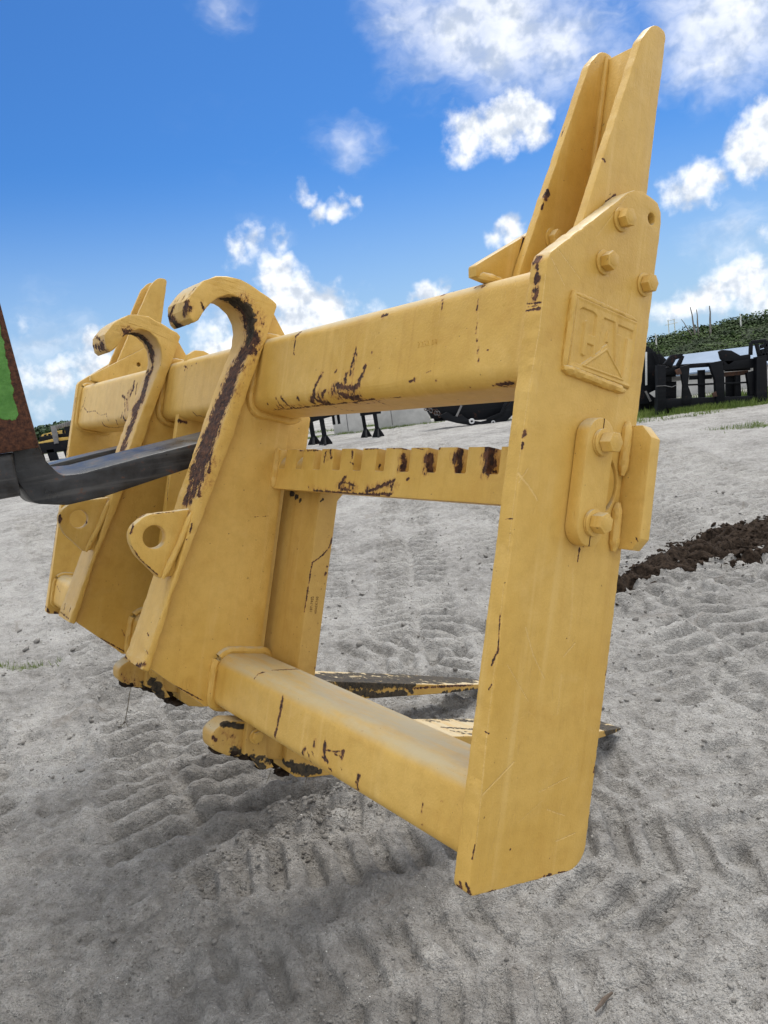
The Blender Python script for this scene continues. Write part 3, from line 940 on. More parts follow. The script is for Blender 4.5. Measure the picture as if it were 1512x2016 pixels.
# beams
UT = round_poly([(.020, .888, .034), (.180, .888, .034), (.180, 1.100, .034), (.020, 1.100, .034)], 7)
LT = round_poly([(.020, .040, .026), (.180, .040, .026), (.180, .190, .026), (.020, .190, .042)], 7)
ut_rust = [([(655, 768), (705, 782)], 20, .56), ([(625, 780), (640, 786)], 12, .5), ([(700, 700), (692, 740)], 8, .5), ([(545, 800), (600, 800)], 8, .45), ([(985, 760), (1008, 757)], 10, .5), ([(690, 795), (760, 790)], 9, .45), ([(255, 770), (245, 830)], 9, .5), ([(593, 653), (585, 660), (581, 667), (579, 698)], 1.8), ([(590, 655), (583, 662)], 3), ([(752, 622), (763, 619)], 3), ([(754, 627), (753, 631)], 1.6),
           ([(871, 582), (880, 577), (905, 571)], 3), ([(871, 590), (869, 610)], 2), ([(940, 590), (938, 659), (942, 714)], 1.4), ([(942, 714), (954, 700), (966, 680)], .9),
           ([(637, 733), (628, 745), (617, 770)], 3.2), ([(639, 768), (634, 776)], 4), ([(618, 776), (615, 793)], 6), ([(701, 684), (699, 695), (694, 714)], 2.6), ([(692, 714), (690, 740)], 2.4),
           ([(681, 736), (680, 752)], 4.5), ([(718, 722), (712, 740), (703, 758)], 4.2), ([(663, 758), (684, 764), (706, 760)], 6), ([(668, 774), (690, 784), (710, 786)], 7),
           ([(732, 694)], 3), ([(663, 728), (660, 733)], 2.5), ([(540, 807), (590, 803), (639, 797), (700, 792), (738, 785)], 2.6), ([(625, 790), (650, 795)], 5),
           ([(734, 785), (752, 793), (770, 801)], 1.8), ([(651, 798), (672, 806), (694, 809)], 1.6), ([(737, 785), (790, 782)], 1.0),
           ([(542, 782), (550, 796), (560, 805)], 2.2), ([(553, 782), (562, 793), (573, 803)], 2.4), ([(585, 783), (589, 788)], 3), ([(527, 794)], 2.6),
           ([(806, 751), (817, 746)], 3), ([(817, 744), (817, 752)], 2.5), ([(859, 728)], 3), ([(859, 748)], 5), ([(840, 734), (850, 729)], .9), ([(974, 759), (990, 757), (1012, 754)], 5),
           ([(926, 762)], 2), ([(963, 595)], 1.6), ([(850, 618)], 1), ([(880, 690), (878, 682)], .8), ([(953, 563), (940, 560), (936, 566)], 4),
           ([(163, 799), (172, 811), (187, 809), (198, 818), (209, 815), (213, 828)], 1.2), ([(168, 783), (165, 795), (158, 812)], .8), ([(201, 831), (205, 838), (214, 841), (231, 842), (249, 838)], 2.0),
           ([(241, 811), (238, 824)], 1.6), ([(243, 823), (249, 829)], 3.2), ([(229, 828), (232, 838)], 1.6), ([(265, 749), (262, 765), (257, 779)], 3.0), ([(241, 779), (250, 786)], 3), ([(245, 788), (246, 800)], 1.6),
           ([(270, 755), (267, 775)], 2.2), ([(158, 841), (168, 849), (180, 848)], 1.2), ([(363, 721), (370, 725)], 2), ([(364, 728)], 1.6), ([(378, 720)], 1.4), ([(387, 716)], 2.2),
           ([(380, 811), (386, 818), (398, 818)], 1.5), ([(214, 762)], 1.3), ([(228, 756)], 1.0), ([(395, 820), (410, 822)], 1.6)]
painted('upper_beam', prism(UT, TP + .0005, YE - TP - .0005, XZ, bev=.0), YELLOW, carr, M, rust=ut_rust, maxlen=.05,
        scratch=[([(940, 575), (942, 640), (936, 720)], 4.0, .5), ([(868, 590), (862, 640)], 3.5, .45), ([(583, 670), (578, 745)], 3.0, .45), ([(540, 680), (536, 740)], 3.0, .4), ([(748, 640), (742, 690)], 2.5, .4), ([(370, 735), (366, 770)], 1.5, .6), ([(385, 728), (383, 765)], 1.5, .6)])
lt_rust = [([(557, 1374), (553, 1395), (546, 1430), (541, 1450)], 3.2), ([(501, 1336), (508, 1327), (519, 1324)], 2.4), ([(537, 1320), (565, 1318), (598, 1317)], 2.6),
           ([(600, 1474), (597, 1484)], 4.5), ([(606, 1482), (612, 1500)], 1.8), ([(618, 1460), (617, 1468)], 3.6), ([(615, 1480), (618, 1490)], 1.5), ([(640, 1458), (639, 1480), (640, 1494)], 4.2),
           ([(634, 1490), (646, 1500)], 3), ([(642, 1477), (660, 1480), (678, 1478)], 1.8), ([(676, 1480), (672, 1490)], 4), ([(660, 1485), (672, 1490)], 2), ([(648, 1512), (654, 1520)], 3), ([(670, 1510), (674, 1516)], 1.3),
           ([(706, 1526), (703, 1540), (704, 1562)], 3.4), ([(833, 1578), (830, 1602)], 1.3), ([(872, 1614), (868, 1646)], 1.5), ([(812, 1590)], 1.2), ([(870, 1578)], 1), ([(749, 1586), (756, 1596)], 2),
           ([(649, 1372)], 1.6), ([(754, 1403)], 2.0), ([(781, 1402)], 1.3), ([(712, 1438)], 1.2), ([(110, 1150), (118, 1165)], 1), ([(567, 1436)], 1.0), ([(587, 1438)], 1.0), ([(832, 1620), (828, 1634)], 1.0), ([(640, 1330), (670, 1345)], .9)]
painted('lower_beam', prism(LT, TP + .0005, YE - TP - .0005, XZ, bev=.0), YELLOW, carr, M, rust=lt_rust, maxlen=.05, fine=.003)

# toothed bar that spaces the forks
XT, ZT0, ZS, ZT1 = 0.125, 0.675, 0.735, 0.791


def tooth_outline(y0, y1, first, pitch=.0955, gap=.034):
    pts = [(y0, ZT0), (y1, ZT0), (y1, ZT1)]
    ys = []
    y = first
    while y + gap < y1 - .02:
        ys.append(y); y += pitch
    for y in ys[::-1]:
        pts += [(y + gap + .0003, ZT1, .002), (y + gap, ZS, .004), (y, ZS, .004), (y - .0003, ZT1, .002)]
    pts.append((y0, ZT1))
    return round_poly(pts, 2)


tb_rust = [([(670, 955), (700, 962)], 12, .52), ([(725, 962), (775, 955)], 11, .55), ([(610, 962), (640, 966)], 7, .45), ([(640, 895), (652, 900)], 8, .45), ([(619, 966), (660, 969), (710, 973)], 2.4), ([(710, 973), (770, 973)], 3.2), ([(680, 938), (672, 950), (667, 960)], 3.4), ([(672, 962), (690, 966)], 4), ([(675, 950), (688, 952), (698, 957)], 2.4),
           ([(722, 968), (740, 962), (758, 954), (778, 944)], 4), ([(800, 944), (806, 942)], 2.6), ([(770, 965), (772, 960)], 2.4), ([(637, 910), (640, 900), (643, 889)], 2.4), ([(650, 888), (653, 902)], 3.2),
           ([(694, 889), (693, 902)], 2.4), ([(690, 910), (696, 914)], 1.6), ([(590, 887), (600, 888)], 1.6), ([(605, 887), (625, 887)], 1.6), ([(545, 925), (541, 950)], 2.2), ([(720, 884), (745, 883)], 1.3), ([(765, 882), (800, 884)], 1.3), ([(865, 884), (868, 880)], 2.5),
           ([(812, 881), (835, 885)], 1.3), ([(967, 886), (965, 926)], 15), ([(905, 890), (903, 926)], 12), ([(848, 896), (846, 926)], 10), ([(795, 904), (793, 925)], 8), ([(840, 912), (842, 926)], 5), ([(966, 926), (976, 928)], 5), ([(748, 915), (746, 924)], 2)]
painted('tooth_bar', prism(tooth_outline(TP, 1.10, .178), XT, XT + .042, YZ, bev=.0016), YELLOW, carr, M, rust=tb_rust, maxlen=.03)
painted('tooth_bar', prism(tooth_outline(1.79, YE - TP, 1.86), XT, XT + .042, YZ, bev=.0016), YELLOW, carr, M, maxlen=.1)

# shaft the forks hang on
for (a, b) in ((.0035, 1.265), (1.645, YE - TP - .004)):
    link('fork_shaft', prism(circle(SHAFT[0], SHAFT[1], .044, 32), a + .05, b - .05 if a > 1 else b, XZ, bev=.003), YELLOW_OLD, carr)
    link('shaft_journal', prism(circle(SHAFT[0], SHAFT[1], SHAFT[2], 40), *((a, a + .049) if a < 1 else (b - .049, b)), XZ, bev=.003), YELLOW, carr)
# plates that carry the shaft between the hooks
SUP = round_poly([(.027, .205), (.165, .205, .0), (.20, .175), (.307, .175, .02), (.307, .93, .012), (.185, .94), (.185, 1.105), (.125, 1.128), (.085, 1.137), (.055, 1.132), (.034, 1.112), (.027, 1.08)])
for (a, b) in ((1.235, 1.265), (1.645, 1.675)):
    painted('support_plate', prism(SUP, a, b, XZ, bev=.002), YELLOW, carr, M, rust=[([(352, 828), (366, 832)], 3), ([(332, 940), (329, 985)], 1.0)] if a > 1.5 else (), maxlen=.08)

# hooks
H_OUT = [(-.197, 1.176), (-.180, 1.196), (-.149, 1.220), (-.119, 1.229), (-.078, 1.232), (-.032, 1.222), (.029, 1.204), (.040, 1.197), (.043, 1.190), (.038, 1.165), (.024, 1.091),
         (.014, 1.049), (.004, .999), (-.010, .945), (-.037, .803), (-.069, .681), (-.098, .559), (-.134, .423), (-.148, .367), (-.185, .150)]
H_INN = [(-.219, 1.135), (-.216, 1.112), (-.206, 1.088), (-.192, 1.080), (-.182, 1.090), (-.166, 1.123), (-.153, 1.145), (-.136, 1.163), (-.107, 1.180), (-.088, 1.183), (-.069, 1.179), (-.043, 1.164),
         (-.023, 1.138), (-.015, 1.111), (-.014, 1.078), (-.020, 1.047), (-.029, 1.016), (-.044, .955), (-.068, .848), (-.090, .732), (-.119, .601), (-.148, .426), (-.173, .306), (-.207, .151)]
HOOK = H_OUT + [(-.190, .1445)] + H_INN[::-1]
hook1_rust = [([(455, 735), (434, 790), (412, 845), (394, 890), (378, 935)], 10), ([(468, 722), (452, 770), (432, 825), (414, 880), (398, 925)], 11), ([(425, 815), (402, 880), (384, 930)], 13), ([(374, 958), (366, 985)], 9), ([(500, 660), (492, 690)], 9), ([(445, 590), (470, 598), (487, 615)], 12), ([(470, 600), (485, 620), (492, 645)], 14), ([(490, 640), (492, 660)], 13), ([(485, 680), (476, 700)], 12), ([(478, 700), (465, 725)], 14), ([(462, 728), (447, 765)], 16),
              ([(447, 765), (430, 815)], 16), ([(430, 815), (412, 870)], 17), ([(412, 870), (397, 915)], 17), ([(397, 915), (386, 945)], 16), ([(383, 955), (376, 985)], 9), ([(372, 965), (366, 995)], 6), ([(395, 950), (390, 975)], 4),
              ([(336, 626), (352, 644)], 9), ([(350, 640), (375, 642), (392, 634)], 9), ([(336, 618), (344, 600)], 4), ([(368, 602), (362, 618)], 7), ([(352, 588), (346, 600)], 1.4), ([(345, 592), (341, 606)], 1.3), ([(385, 566), (372, 580)], 1.8), ([(364, 582), (358, 592)], 1.6), ([(376, 580), (362, 596)], 1.3),
              ([(378, 1032), (374, 1050)], 1.8), ([(367, 1063)], 2), ([(440, 790), (436, 806)], 2.5), ([(421, 875), (414, 900), (412, 930)], 3), ([(270, 1311), (283, 1308)], 5), ([(262, 1308), (274, 1316)], 3), ([(290, 1247), (293, 1252)], 1.8), ([(288, 1282), (292, 1288)], 1.8),
              ([(246, 1292), (256, 1303)], 2), ([(396, 595), (402, 610)], 2.5), ([(398, 622), (405, 612)], 4)]
hook2_rust = [([(294, 735), (284, 770), (268, 810), (256, 845), (244, 880)], 7), ([(248, 658), (262, 656), (280, 664)], 7), ([(280, 664), (292, 678), (300, 695)], 8), ([(296, 700), (301, 716)], 4), ([(292, 728), (290, 745)], 5), ([(300, 722), (296, 738)], 4), ([(289, 745), (281, 775)], 7), ([(280, 778), (270, 800)], 6), ([(272, 790), (262, 812)], 7), ([(268, 815), (262, 825)], 4),
              ([(258, 838), (248, 865)], 6), ([(248, 862), (240, 885)], 6), ([(209, 966), (202, 982)], 4.5), ([(174, 672), (185, 682)], 5), ([(190, 684), (202, 682)], 6), ([(186, 660), (196, 668)], 3), ([(195, 648), (186, 658)], 1.4),
              ([(123, 1168), (126, 1178)], 1.6), ([(128, 1190), (126, 1200)], 1.5), ([(139, 1195), (137, 1203)], 1.4), ([(120, 1205), (134, 1218)], 2.0), ([(112, 1205)], 2.5)]
hook2_dark = [([(252, 657), (275, 662), (290, 676)], 6), ([(284, 668), (297, 690)], 5)]
hook1_dark = [([(440, 588), (465, 592), (485, 608), (494, 632)], 10), ([(494, 632), (496, 655), (490, 672)], 9), ([(455, 592), (480, 606), (490, 630), (492, 655)], 9), ([(342, 638), (362, 648)], 6)]  # near-black marks, mostly along the inner arc of each hook
HOOKS = [(1.055, 1.20), (1.770, 1.915)]
WEB = [(-.183, .152), (-.012, .046), (.0, .0365), (.140, .0365), (.154, .048), (.154, 1.085), (.108, 1.116), (.050, 1.182), (.030, 1.16), (.008, 1.05), (-.02, .93), (-.075, .68), (-.145, .40)]
LUG = round_poly([(-.128, .585), (-.245, .556, .05), (-.292, .506, .06), (-.256, .446, .06), (-.186, .392), (-.150, .40)], 6)
for k, (a, b) in enumerate(HOOKS):
    hk = painted('hook', prism(rough(HOOK, .016, .0013), a, b, XZ, bev=.004), YELLOW, carr, M, rust=[(l_, r_ * (1.35 if r_ > 5 else .9)) for (l_, r_) in (hook1_rust, hook2_rust)[k]], mud=(hook1_dark, hook2_dark)[k], maxlen=.035, jitter=.0004)
    painted('hook_web', prism(WEB, a + .035, a + .078, XZ, bev=.002), YELLOW, carr, M, rust=([([(400, 1380), (330, 1342), (300, 1324)], 1.2), ([(490, 1018), (528, 1016)], .5)], [([(150, 1232), (200, 1258), (248, 1284)], 1.2), ([(240, 1240), (250, 1262)], 1.0)])[k], maxlen=.06)
    lg = painted('lifting_lug', prism(rough(LUG, .010, .0008), a + .018, a + .048, XZ, holes=[circle(-.215, .500, .031, 32)], bev=.004), YELLOW, hk, M,
                 rust=([([(285, 1014), (264, 1024)], 2.2), ([(262, 1032), (257, 1050)], 2.6), ([(300, 1012), (345, 1007)], 1.2), ([(258, 1075), (275, 1100), (310, 1132)], 1.5)],
                       [([(118, 1015), (116, 1028)], 3.0), ([(118, 1040), (135, 1065), (155, 1083)], 1.0), ([(168, 1018), (171, 1030)], 2)])[k], maxlen=.03)
    # weld along the lug, and beads round the beams
    link('weld_bead', bead([(-.124, a + .012, .575), (-.150, a + .012, .478), (-.180, a + .012, .392)], .0085), YELLOW, hk)
    link('weld_bead', bead([(u, a + .033, v) for (u, v) in inset(LT, -.007)], .0125, step=.009, closed=True), YELLOW, hk)
    link('weld_bead', bead([(u, a + .033, v) for (u, v) in inset(UT, -.007)], .0125, step=.009, closed=True), YELLOW, hk)

# weld round the beams at the far end plate
link('weld_bead', bead([(u, YE - TP - .002, v) for (u, v) in inset(UT, -.003)], .010, step=.012, closed=True), YELLOW, carr)
link('weld_bead', bead([(u, YE - TP - .002, v) for (u, v) in inset(LT, -.003)], .010, step=.012, closed=True), YELLOW, carr)
link('weld_bead', bead([(XT - .001, 1.087, ZT0 + .004), (XT - .001, 1.087, ZT1 + .004)], .011, step=.006), YELLOW, carr)

# guard posts: two tapered flanges joined by a front plate, and the inner mount plate
POST = round_poly([(.094, 1.102), (.112, 1.17), (.229, 1.612, .05), (.262, 1.661, .04), (.305, 1.663, .014), (.306, 1.102)], 6)
MOUNT = round_poly([(.010, 1.102), (.006, 1.122, .006), (.030, 1.142), (.158, 1.246), (.25, 1.32, .03), (.306, 1.30, .02), (.306, 1.102)], 4)
for k in range(2):
    fy = (lambda y: y) if k == 0 else (lambda y: YE - y)
    mp = lambda u, v, ww, fy=fy: (u, fy(ww), v)
    gp = painted('guard_post', prism(rough(POST), TP + .0015, TP + .0215, mp, bev=.0028), YELLOW, carr, M,
                 rust=[([(1193, 398), (1204, 390), (1212, 384)], 2.2), ([(1186, 405), (1196, 396)], 1.2), ([(1187, 312), (1192, 318)], 2.2)] if k == 0 else [([(332, 590), (327, 625)], 1.0), ([(324, 640), (322, 648)], 1.5)], maxlen=.04)
    painted('flange', prism(rough(POST), .166, .186, mp, bev=.0028), YELLOW, gp, M,
            rust=[([(1200, 132), (1194, 150), (1188, 172)], 5), ([(1187, 176), (1186, 186)], 2), ([(1145, 420), (1140, 440)], 3.5), ([(1136, 434), (1134, 440)], 3), ([(1078, 376), (1074, 392)], 4), ([(1070, 400), (1066, 412)], 2), ([(1105, 268), (1112, 250)], 1.4), ([(1208, 104), (1212, 106)], 2), ([(1203, 182), (1205, 178)], 2), ([(1178, 275)], 1.5)] if k == 0 else (), maxlen=.04)
    link('front_plate', prism([(TP + .0225, 1.112), (.165, 1.112), (.165, 1.648), (TP + .0225, 1.648)], .281, .300, lambda u, v, ww, fy=fy: (ww, fy(u), v), bev=.003), YELLOW, gp)
    link('weld_bead', bead([(.278, fy(.163), 1.652), (.278, fy(.163), 1.13)], .007, step=.01), YELLOW, gp)
    painted('mount_plate', prism(MOUNT, .1875, .2095, mp, holes=[circle(.216, 1.223, .010, 14)] if k else (), bev=.002), YELLOW, carr, M,
            rust=[([(1031, 470), (1025, 490), (1018, 534)], 1.6), ([(1026, 468), (1030, 465)], 3), ([(936, 546), (940, 552)], 3), ([(950, 548), (952, 556)], 2)] if k == 0 else [([(182, 756), (186, 760)], 2)], maxlen=.05)
    link('weld_bead', bead([(.012, fy(.1985), 1.105), (.045, fy(.184), 1.106), (.09, fy(.184), 1.106)], .010), YELLOW, carr)


# bolts
def bolt(x, z, y, r=.0175, h=.018, washers=1, sgn=-1, rz=0.3, parent=carr, name='bolt'):
    wr = r * 1.28
    bm_ = prism(circle(x, z, r, 6, rz), y + sgn * .0045 * washers, y + sgn * (.0045 * washers + h), XZ, bev=.0022)
    prism(circle(x, z, r * .62, 20), y + sgn * (.0045 * washers + h - .001), y + sgn * (.0045 * washers + h + .0006), XZ, bev=.0005, bm=bm_)
    b_ = link(name, bm_, YELLOW, parent)
    for q in range(washers):
        link('washer', prism(circle(x + random.uniform(-.001, .001), z + random.uniform(-.001, .001), wr, 28), y + sgn * (.0002 + .0045 * q), y + sgn * (.0040 + .0045 * q), XZ, bev=.0011), YELLOW, b_)
    return b_


BOLTS = [(.183, 1.226), (.149, 1.134), (.274, 1.130)]
for i, (x, z) in enumerate(BOLTS):
    bolt(x, z, 0.0, rz=.25 + .5 * i)
    bolt(x, z, .166, r=.0175, h=.017, washers=1, rz=.7 * i, name='nut')
    bolt(x, z, YE - .166, r=.0175, h=.017, washers=1, sgn=1, rz=.4 * i, name='nut')

# shaft keeper: bolted obround plate, and the welded tab beside it
KEEP = round_poly([(.1275, .613, .0385), (.2035, .613, .0385), (.2035, .848, .0385), (.1275, .848, .0385)], 10)
kp = link('shaft_keeper', prism(KEEP, -.031, -.0006, XZ, bev=.0045), YELLOW, carr)
for (x, z, rz) in ((.1655, .803, .1), (.1655, .658, .45)):
    bolt(x, z, -.031, r=.0195, h=.024, washers=2, rz=rz, parent=kp)
    zz = (z + .024, .8465) if z > .7 else (.6145, z - .024)
    link('slit', prism([(.1648, zz[0]), (.1662, zz[0]), (.1662, zz[1]), (.1648, zz[1])], -.0318, -.02, XZ, bev=0), CRACK, kp)
TAB = round_poly([(.0, .618), (-.040, .618, .003), (-.057, .641, .003), (-.055, .832, .003), (-.032, .856, .003), (.0, .856)], 2)
tb = painted('side_tab', prism(TAB, .279, .308, YZ, bev=.0025), YELLOW, carr, M, rust=[([(1245, 851)], 1.2), ([(1252, 1058), (1256, 1066)], 1.0)], maxlen=.03)
link('weld_bead', bead([(.272, -.004, .862), (.270, -.007, .80), (.270, -.007, .757)], .0105, step=.005), YELLOW, tb)
link('weld_bead', bead([(.269, -.006, .705), (.269, -.007, .66), (.272, -.007, .612)], .0105, step=.005), YELLOW, tb)


# cast name plate with recessed letters
def sd_poly(u, v, poly):
    d = np.full(u.shape, 1e9); ins = np.zeros(u.shape, bool)
    for i in range(len(poly)):
        a, b = np.array(poly[i - 1]), np.array(poly[i])
        e = b - a
        t = np.clip(((u - a[0]) * e[0] + (v - a[1]) * e[1]) / (e @ e), 0, 1)
        d = np.minimum(d, np.hypot(u - a[0] - t * e[0], v - a[1] - t * e[1]))
        c = ((a[1] > v) != (b[1] > v)) & (u < (b[0] - a[0]) * (v - a[1]) / (b[1] - a[1] + 1e-12) + a[0])
        ins ^= c
    return np.where(ins, -d, d)


def name_plate():
    x0, x1, z0, z1 = .079, .264, .924, 1.054
    wx, hz_ = x1 - x0, z1 - z0
    nu, nv = 220, 160
    U, V = np.meshgrid(np.linspace(0, wx, nu), np.linspace(0, hz_, nv))
    S = lambda pts: [(p[0] * wx, (1 - p[1]) * hz_) for p in pts]
    cshape = S(round_poly([(.075, .135, .07), (.345, .135, .07), (.345, .462), (.245, .462), (.245, .285, .03), (.185, .285, .03), (.185, .775, .03), (.245, .775, .03), (.245, .590), (.345, .590), (.345, .80), (.225, .912), (.075, .912, .07)], 5))
    ashape = S([(.455, .150), (.635, .150), (.73, .88), (.60, .56), (.546, .50), (.49, .56), (.40, .76), (.37, .80)])
    acut = S([(.546, .30), (.565, .47), (.527, .47)])
    tshape = S([(.685, .160), (.945, .160), (.945, .296), (.865, .296), (.865, .88), (.755, .80), (.755, .296), (.685, .296)])
    tri = S([(.225, .912), (.546, .575), (.860, .912)])
    d = np.minimum(sd_poly(U, V, cshape), np.minimum(sd_poly(U, V, ashape), sd_poly(U, V, tshape)))
    d = np.maximum(d, -sd_poly(U, V, acut))
    dt = sd_poly(U, V, tri)
    d = np.maximum(d, -(dt - .004))
    dp = .0032
    h = np.full(U.shape, .0055)
    h -= dp * (1 - sstep(-.0009, .0005, d))
    rim = sstep(.0020, .0012, np.abs(dt))
    h += .0020 * rim
    edge = np.minimum(np.minimum(U, wx - U), np.minimum(V, hz_ - V))
    h += .0018 * (1 - sstep(.0, .010, edge))
    h *= sstep(-.002, .004, edge)
    h = h + .0003 * fbm(U * 60, V * 60, 1.0, 2)
    co = np.stack([x0 + U, -h, z0 + V], -1).reshape(-1, 3)
    i = np.arange(nv - 1)[:, None] * nu; j = np.arange(nu - 1)[None]
    q = np.stack([i + j, i + j + 1, i + nu + j + 1, i + nu + j], -1).reshape(-1, 4)
    me = mesh_np('name_plate', co, q, True)
    me.materials.append(YELLOW)
    o = bpy.data.objects.new('name_plate', me)
    COL.objects.link(o)
    o.parent = carr
    for path, r in (([(x0 - .004, -.003, z1 + .006), (x0 - .005, -.001, z0 - .004)], .0075), ([(x0 - .010, -.003, z0 - .004), (x1 - .012, -.001, z0 - .007)], .009),
                    ([(x0, -.001, z1 + .002), (x1, -.001, z1 + .002)], .005), ([(x1 + .001, .0, z1), (x1 + .001, .0, z0)], .0045)):
        link('weld_bead', bead(path, r, step=.005, lump=.22), YELLOW, o)


name_plate()


def stamp(text, origin, ex, ey, size, parent, name='stamped_lettering', material=STAMP):
    cu = bpy.data.curves.new(name, 'FONT')
    cu.body = text
    cu.size = size
    cu.extrude = 0.0006
    cu.space_character = 1.15
    tmp = bpy.data.objects.new(name, cu)
    COL.objects.link(tmp)
    dg = bpy.context.evaluated_depsgraph_get()
    me = bpy.data.meshes.new_from_object(tmp.evaluated_get(dg))
    bpy.data.objects.remove(tmp)
    me.name = name
    ex, ey = Vector(ex), Vector(ey)
    ez = ex.cross(ey)
    Mx = Matrix(((ex.x, ey.x, ez.x, origin[0]), (ex.y, ey.y, ez.y, origin[1]), (ex.z, ey.z, ez.z, origin[2]), (0, 0, 0, 1)))
    me.transform(Mx)
    me.materials.clear()
    me.materials.append(material)
    o = bpy.data.objects.new(name, me)
    COL.objects.link(o)
    o.parent = parent
    return o


stamp('2352 08', (.0199, .355, .985), (0, -1, 0), (0, 0, 1), .017, carr, material=YELLOW)

# ------------------------------------------------------------------ the carriage's own two forks
FORK_PROFILE = [(.190, .700), (.190, .04), (.189, -.04), (.192, -.085), (.206, -.116), (.232, -.132), (.28, -.137), (.6, -.137), (1.1, -.130), (1.6, -.119), (1.77, -.110), (1.828, -.101),
                (1.825, -.095), (1.6, -.086), (1.1, -.064), (.6, -.042), (.40, -.034), (.300, -.024), (.270, -.004), (.255, .030), (.252, .10), (.252, .66)]


def fork(y0, y1, label, stampit, rust, mud):
    KM = [([(460, 1478), (500, 1492), (530, 1500)], 10, .75)] if stampit else [([(270, 1362), (310, 1380), (360, 1395)], 20, .8)]
    f = empty('pallet_fork', M, label, 'fork', 'the two forks of the yellow carriage')
    eye = [(SHAFT[0] + .004 + .085 * math.cos(a), SHAFT[1] + .085 * math.sin(a) * .72) for a in np.radians(np.linspace(-18, 198, 18))]
    prof = FORK_PROFILE + eye
    bm_ = prism(prof, y0, y1, XZ, bev=.004)
    refine(bm_, .05, iters=7)
    ym = (y0 + y1) / 2
    for v in bm_.verts:
        if v.co.x > 1.35:
            v.co.y = ym + (v.co.y - ym) * (1 - .62 * ((v.co.x - 1.35) / .53) ** 2)
    painted('fork_blade', bm_, YELLOW_OLD, f, M, rust=rust, mud=mud, maxlen=.05, fine=.004)
    # lower keeper under the beam: rounded nose plate, bolted pad
    nose = round_poly([(.070, .030), (.0, .034, .03), (-.037, .005, .03), (-.030, -.040, .03), (.02, -.062, .03), (.075, -.070), (.20, -.09), (.20, .030)], 5)
    painted('keeper_plate', prism(nose, y0 + .022, y0 + .085, XZ, bev=.006), YELLOW_OLD, f, M,
            mud=[([(425, 1485), (470, 1502), (520, 1515)], 8), ([(415, 1478), (440, 1492)], 5), ([(440, 1425), (478, 1430)], 6), *KM] if stampit else [([(250, 1370), (300, 1395), (340, 1400)], 8), ([(285, 1350), (330, 1370)], 10)], rust=[([(418, 1452), (424, 1457)], 3), ([(440, 1440), (470, 1470)], 14, .42)] if stampit else [([(250, 1340), (290, 1360)], 16, .45)], maxlen=.02)
    padp = round_poly([(.058, .030), (.124, .030), (.124, -.028), (.128, -.060, .02), (.158, -.098), (.120, -.104, .012), (.086, -.066, .02), (.060, -.056)], 4)
    painted('keeper_pad', prism(padp, y0 + .004, y0 + .030, XZ, bev=.003), YELLOW_OLD, f, M, mud=[([(500, 1500), (520, 1512)], 6), *KM] if stampit else [([(300, 1340), (330, 1400)], 9), *KM], maxlen=.02)
    bolt(.088, -.006, y0 + .003, r=.016, h=.010, washers=1, parent=f)
    if stampit:
        stamp('187-7922', (.2125, y0 - .0002, .338), (0, 0, 1), (-1, 0, 0), .0105, f)
        stamp('4050X700', (.2285, y0 - .0002, .334), (0, 0, 1), (-1, 0, 0), .0105, f)
    # caked mud on the heel
    lp = []
    for _ in range(70):
        t = random.random()
        x = random.uniform(.0, .34)
        lp.append((x, random.uniform(y0 + .034, y0 + .075) if x < .17 else random.uniform(y0 + .03, y1 - .02), 0))
    bmm = bmesh.new()
    for (x, y, _) in lp:
        zb = (-.052 - .3 * max(0, x - .03) if x < .17 else -.126)
        r = random.uniform(.008, .019)
        v0 = bmesh.ops.create_icosphere(bmm, subdivisions=2, radius=1.0)['verts']
        for v in v0:
            n_ = 1 + .3 * random.uniform(-1, 1)
            v.co = Vector((x + v.co.x * r * n_ * 1.3, y + v.co.y * r * n_ * 1.2, zb - .002 + v.co.z * r * .6 * n_))
    o = link('caked_mud', bmm, SOIL, f, smooth=True, angle=180)
    o['kind'] = 'stuff'
    return f


f1r = [([(666, 986), (663, 1010), (661, 1043), (654, 1063), (646, 1080), (640, 1088), (627, 1100), (615, 1107), (612, 1122), (607, 1154), (599, 1204)], 1.5),
       ([(664, 1000), (663, 1012)], 2.2), ([(643, 1115)], 2.4), ([(642, 1128), (640, 1132)], 2.8), ([(655, 1058), (652, 1068)], 2.6), ([(647, 1044)], 1.2), ([(639, 1150)], 1), ([(622, 1310), (620, 1316)], 1.5)]
f1m = [([(845, 1418), (938, 1416)], 16, .62), ([(890, 1440), (938, 1444)], 10, .6), ([(575, 972), (586, 980)], 6), ([(590, 985)], 4), ([(632, 986), (636, 983)], 3), ([(905, 1418), (940, 1420)], 6), ([(870, 1432), (935, 1436)], 3), ([(900, 1412), (935, 1408)], 2.0),
       ([(1120, 1426), (1180, 1430), (1208, 1432)], 24), ([(1180, 1422), (1205, 1424)], 16), ([(575, 1516), (628, 1520)], 8), ([(560, 1500), (590, 1512), (620, 1512)], 7)]
f2m = [([(640, 1329), (780, 1328), (938, 1326)], 12), ([(690, 1348), (938, 1341)], 8), ([(640, 1336), (940, 1334)], 30, .75), ([(630, 1333), (700, 1340), (800, 1337), (940, 1333)], 22), ([(700, 1345), (940, 1338)], 10), ([(700, 1362), (740, 1370), (800, 1365)], 7), ([(745, 1378), (850, 1368), (938, 1357)], 4), ([(300, 1385), (340, 1398), (420, 1400)], 10), ([(800, 1350), (812, 1362)], 4)]
fk1 = fork(.93, 1.14, 'nearer yellow fork with stamped shank side, tip resting on sand behind end plate', True, f1r, f1m)
fk2 = fork(1.70, 1.90, 'farther fork with dark worn blade top, seen through the carriage opening', False, [([(800, 1356), (930, 1348)], 2)], f2m)
link('grass_stalk', tube_bm([(.03, 1.76, -.055), (.028, 1.757, -.10), (.026, 1.752, -.15), (.022, 1.75, -.19)], .0022, 5), DRY, fk2)
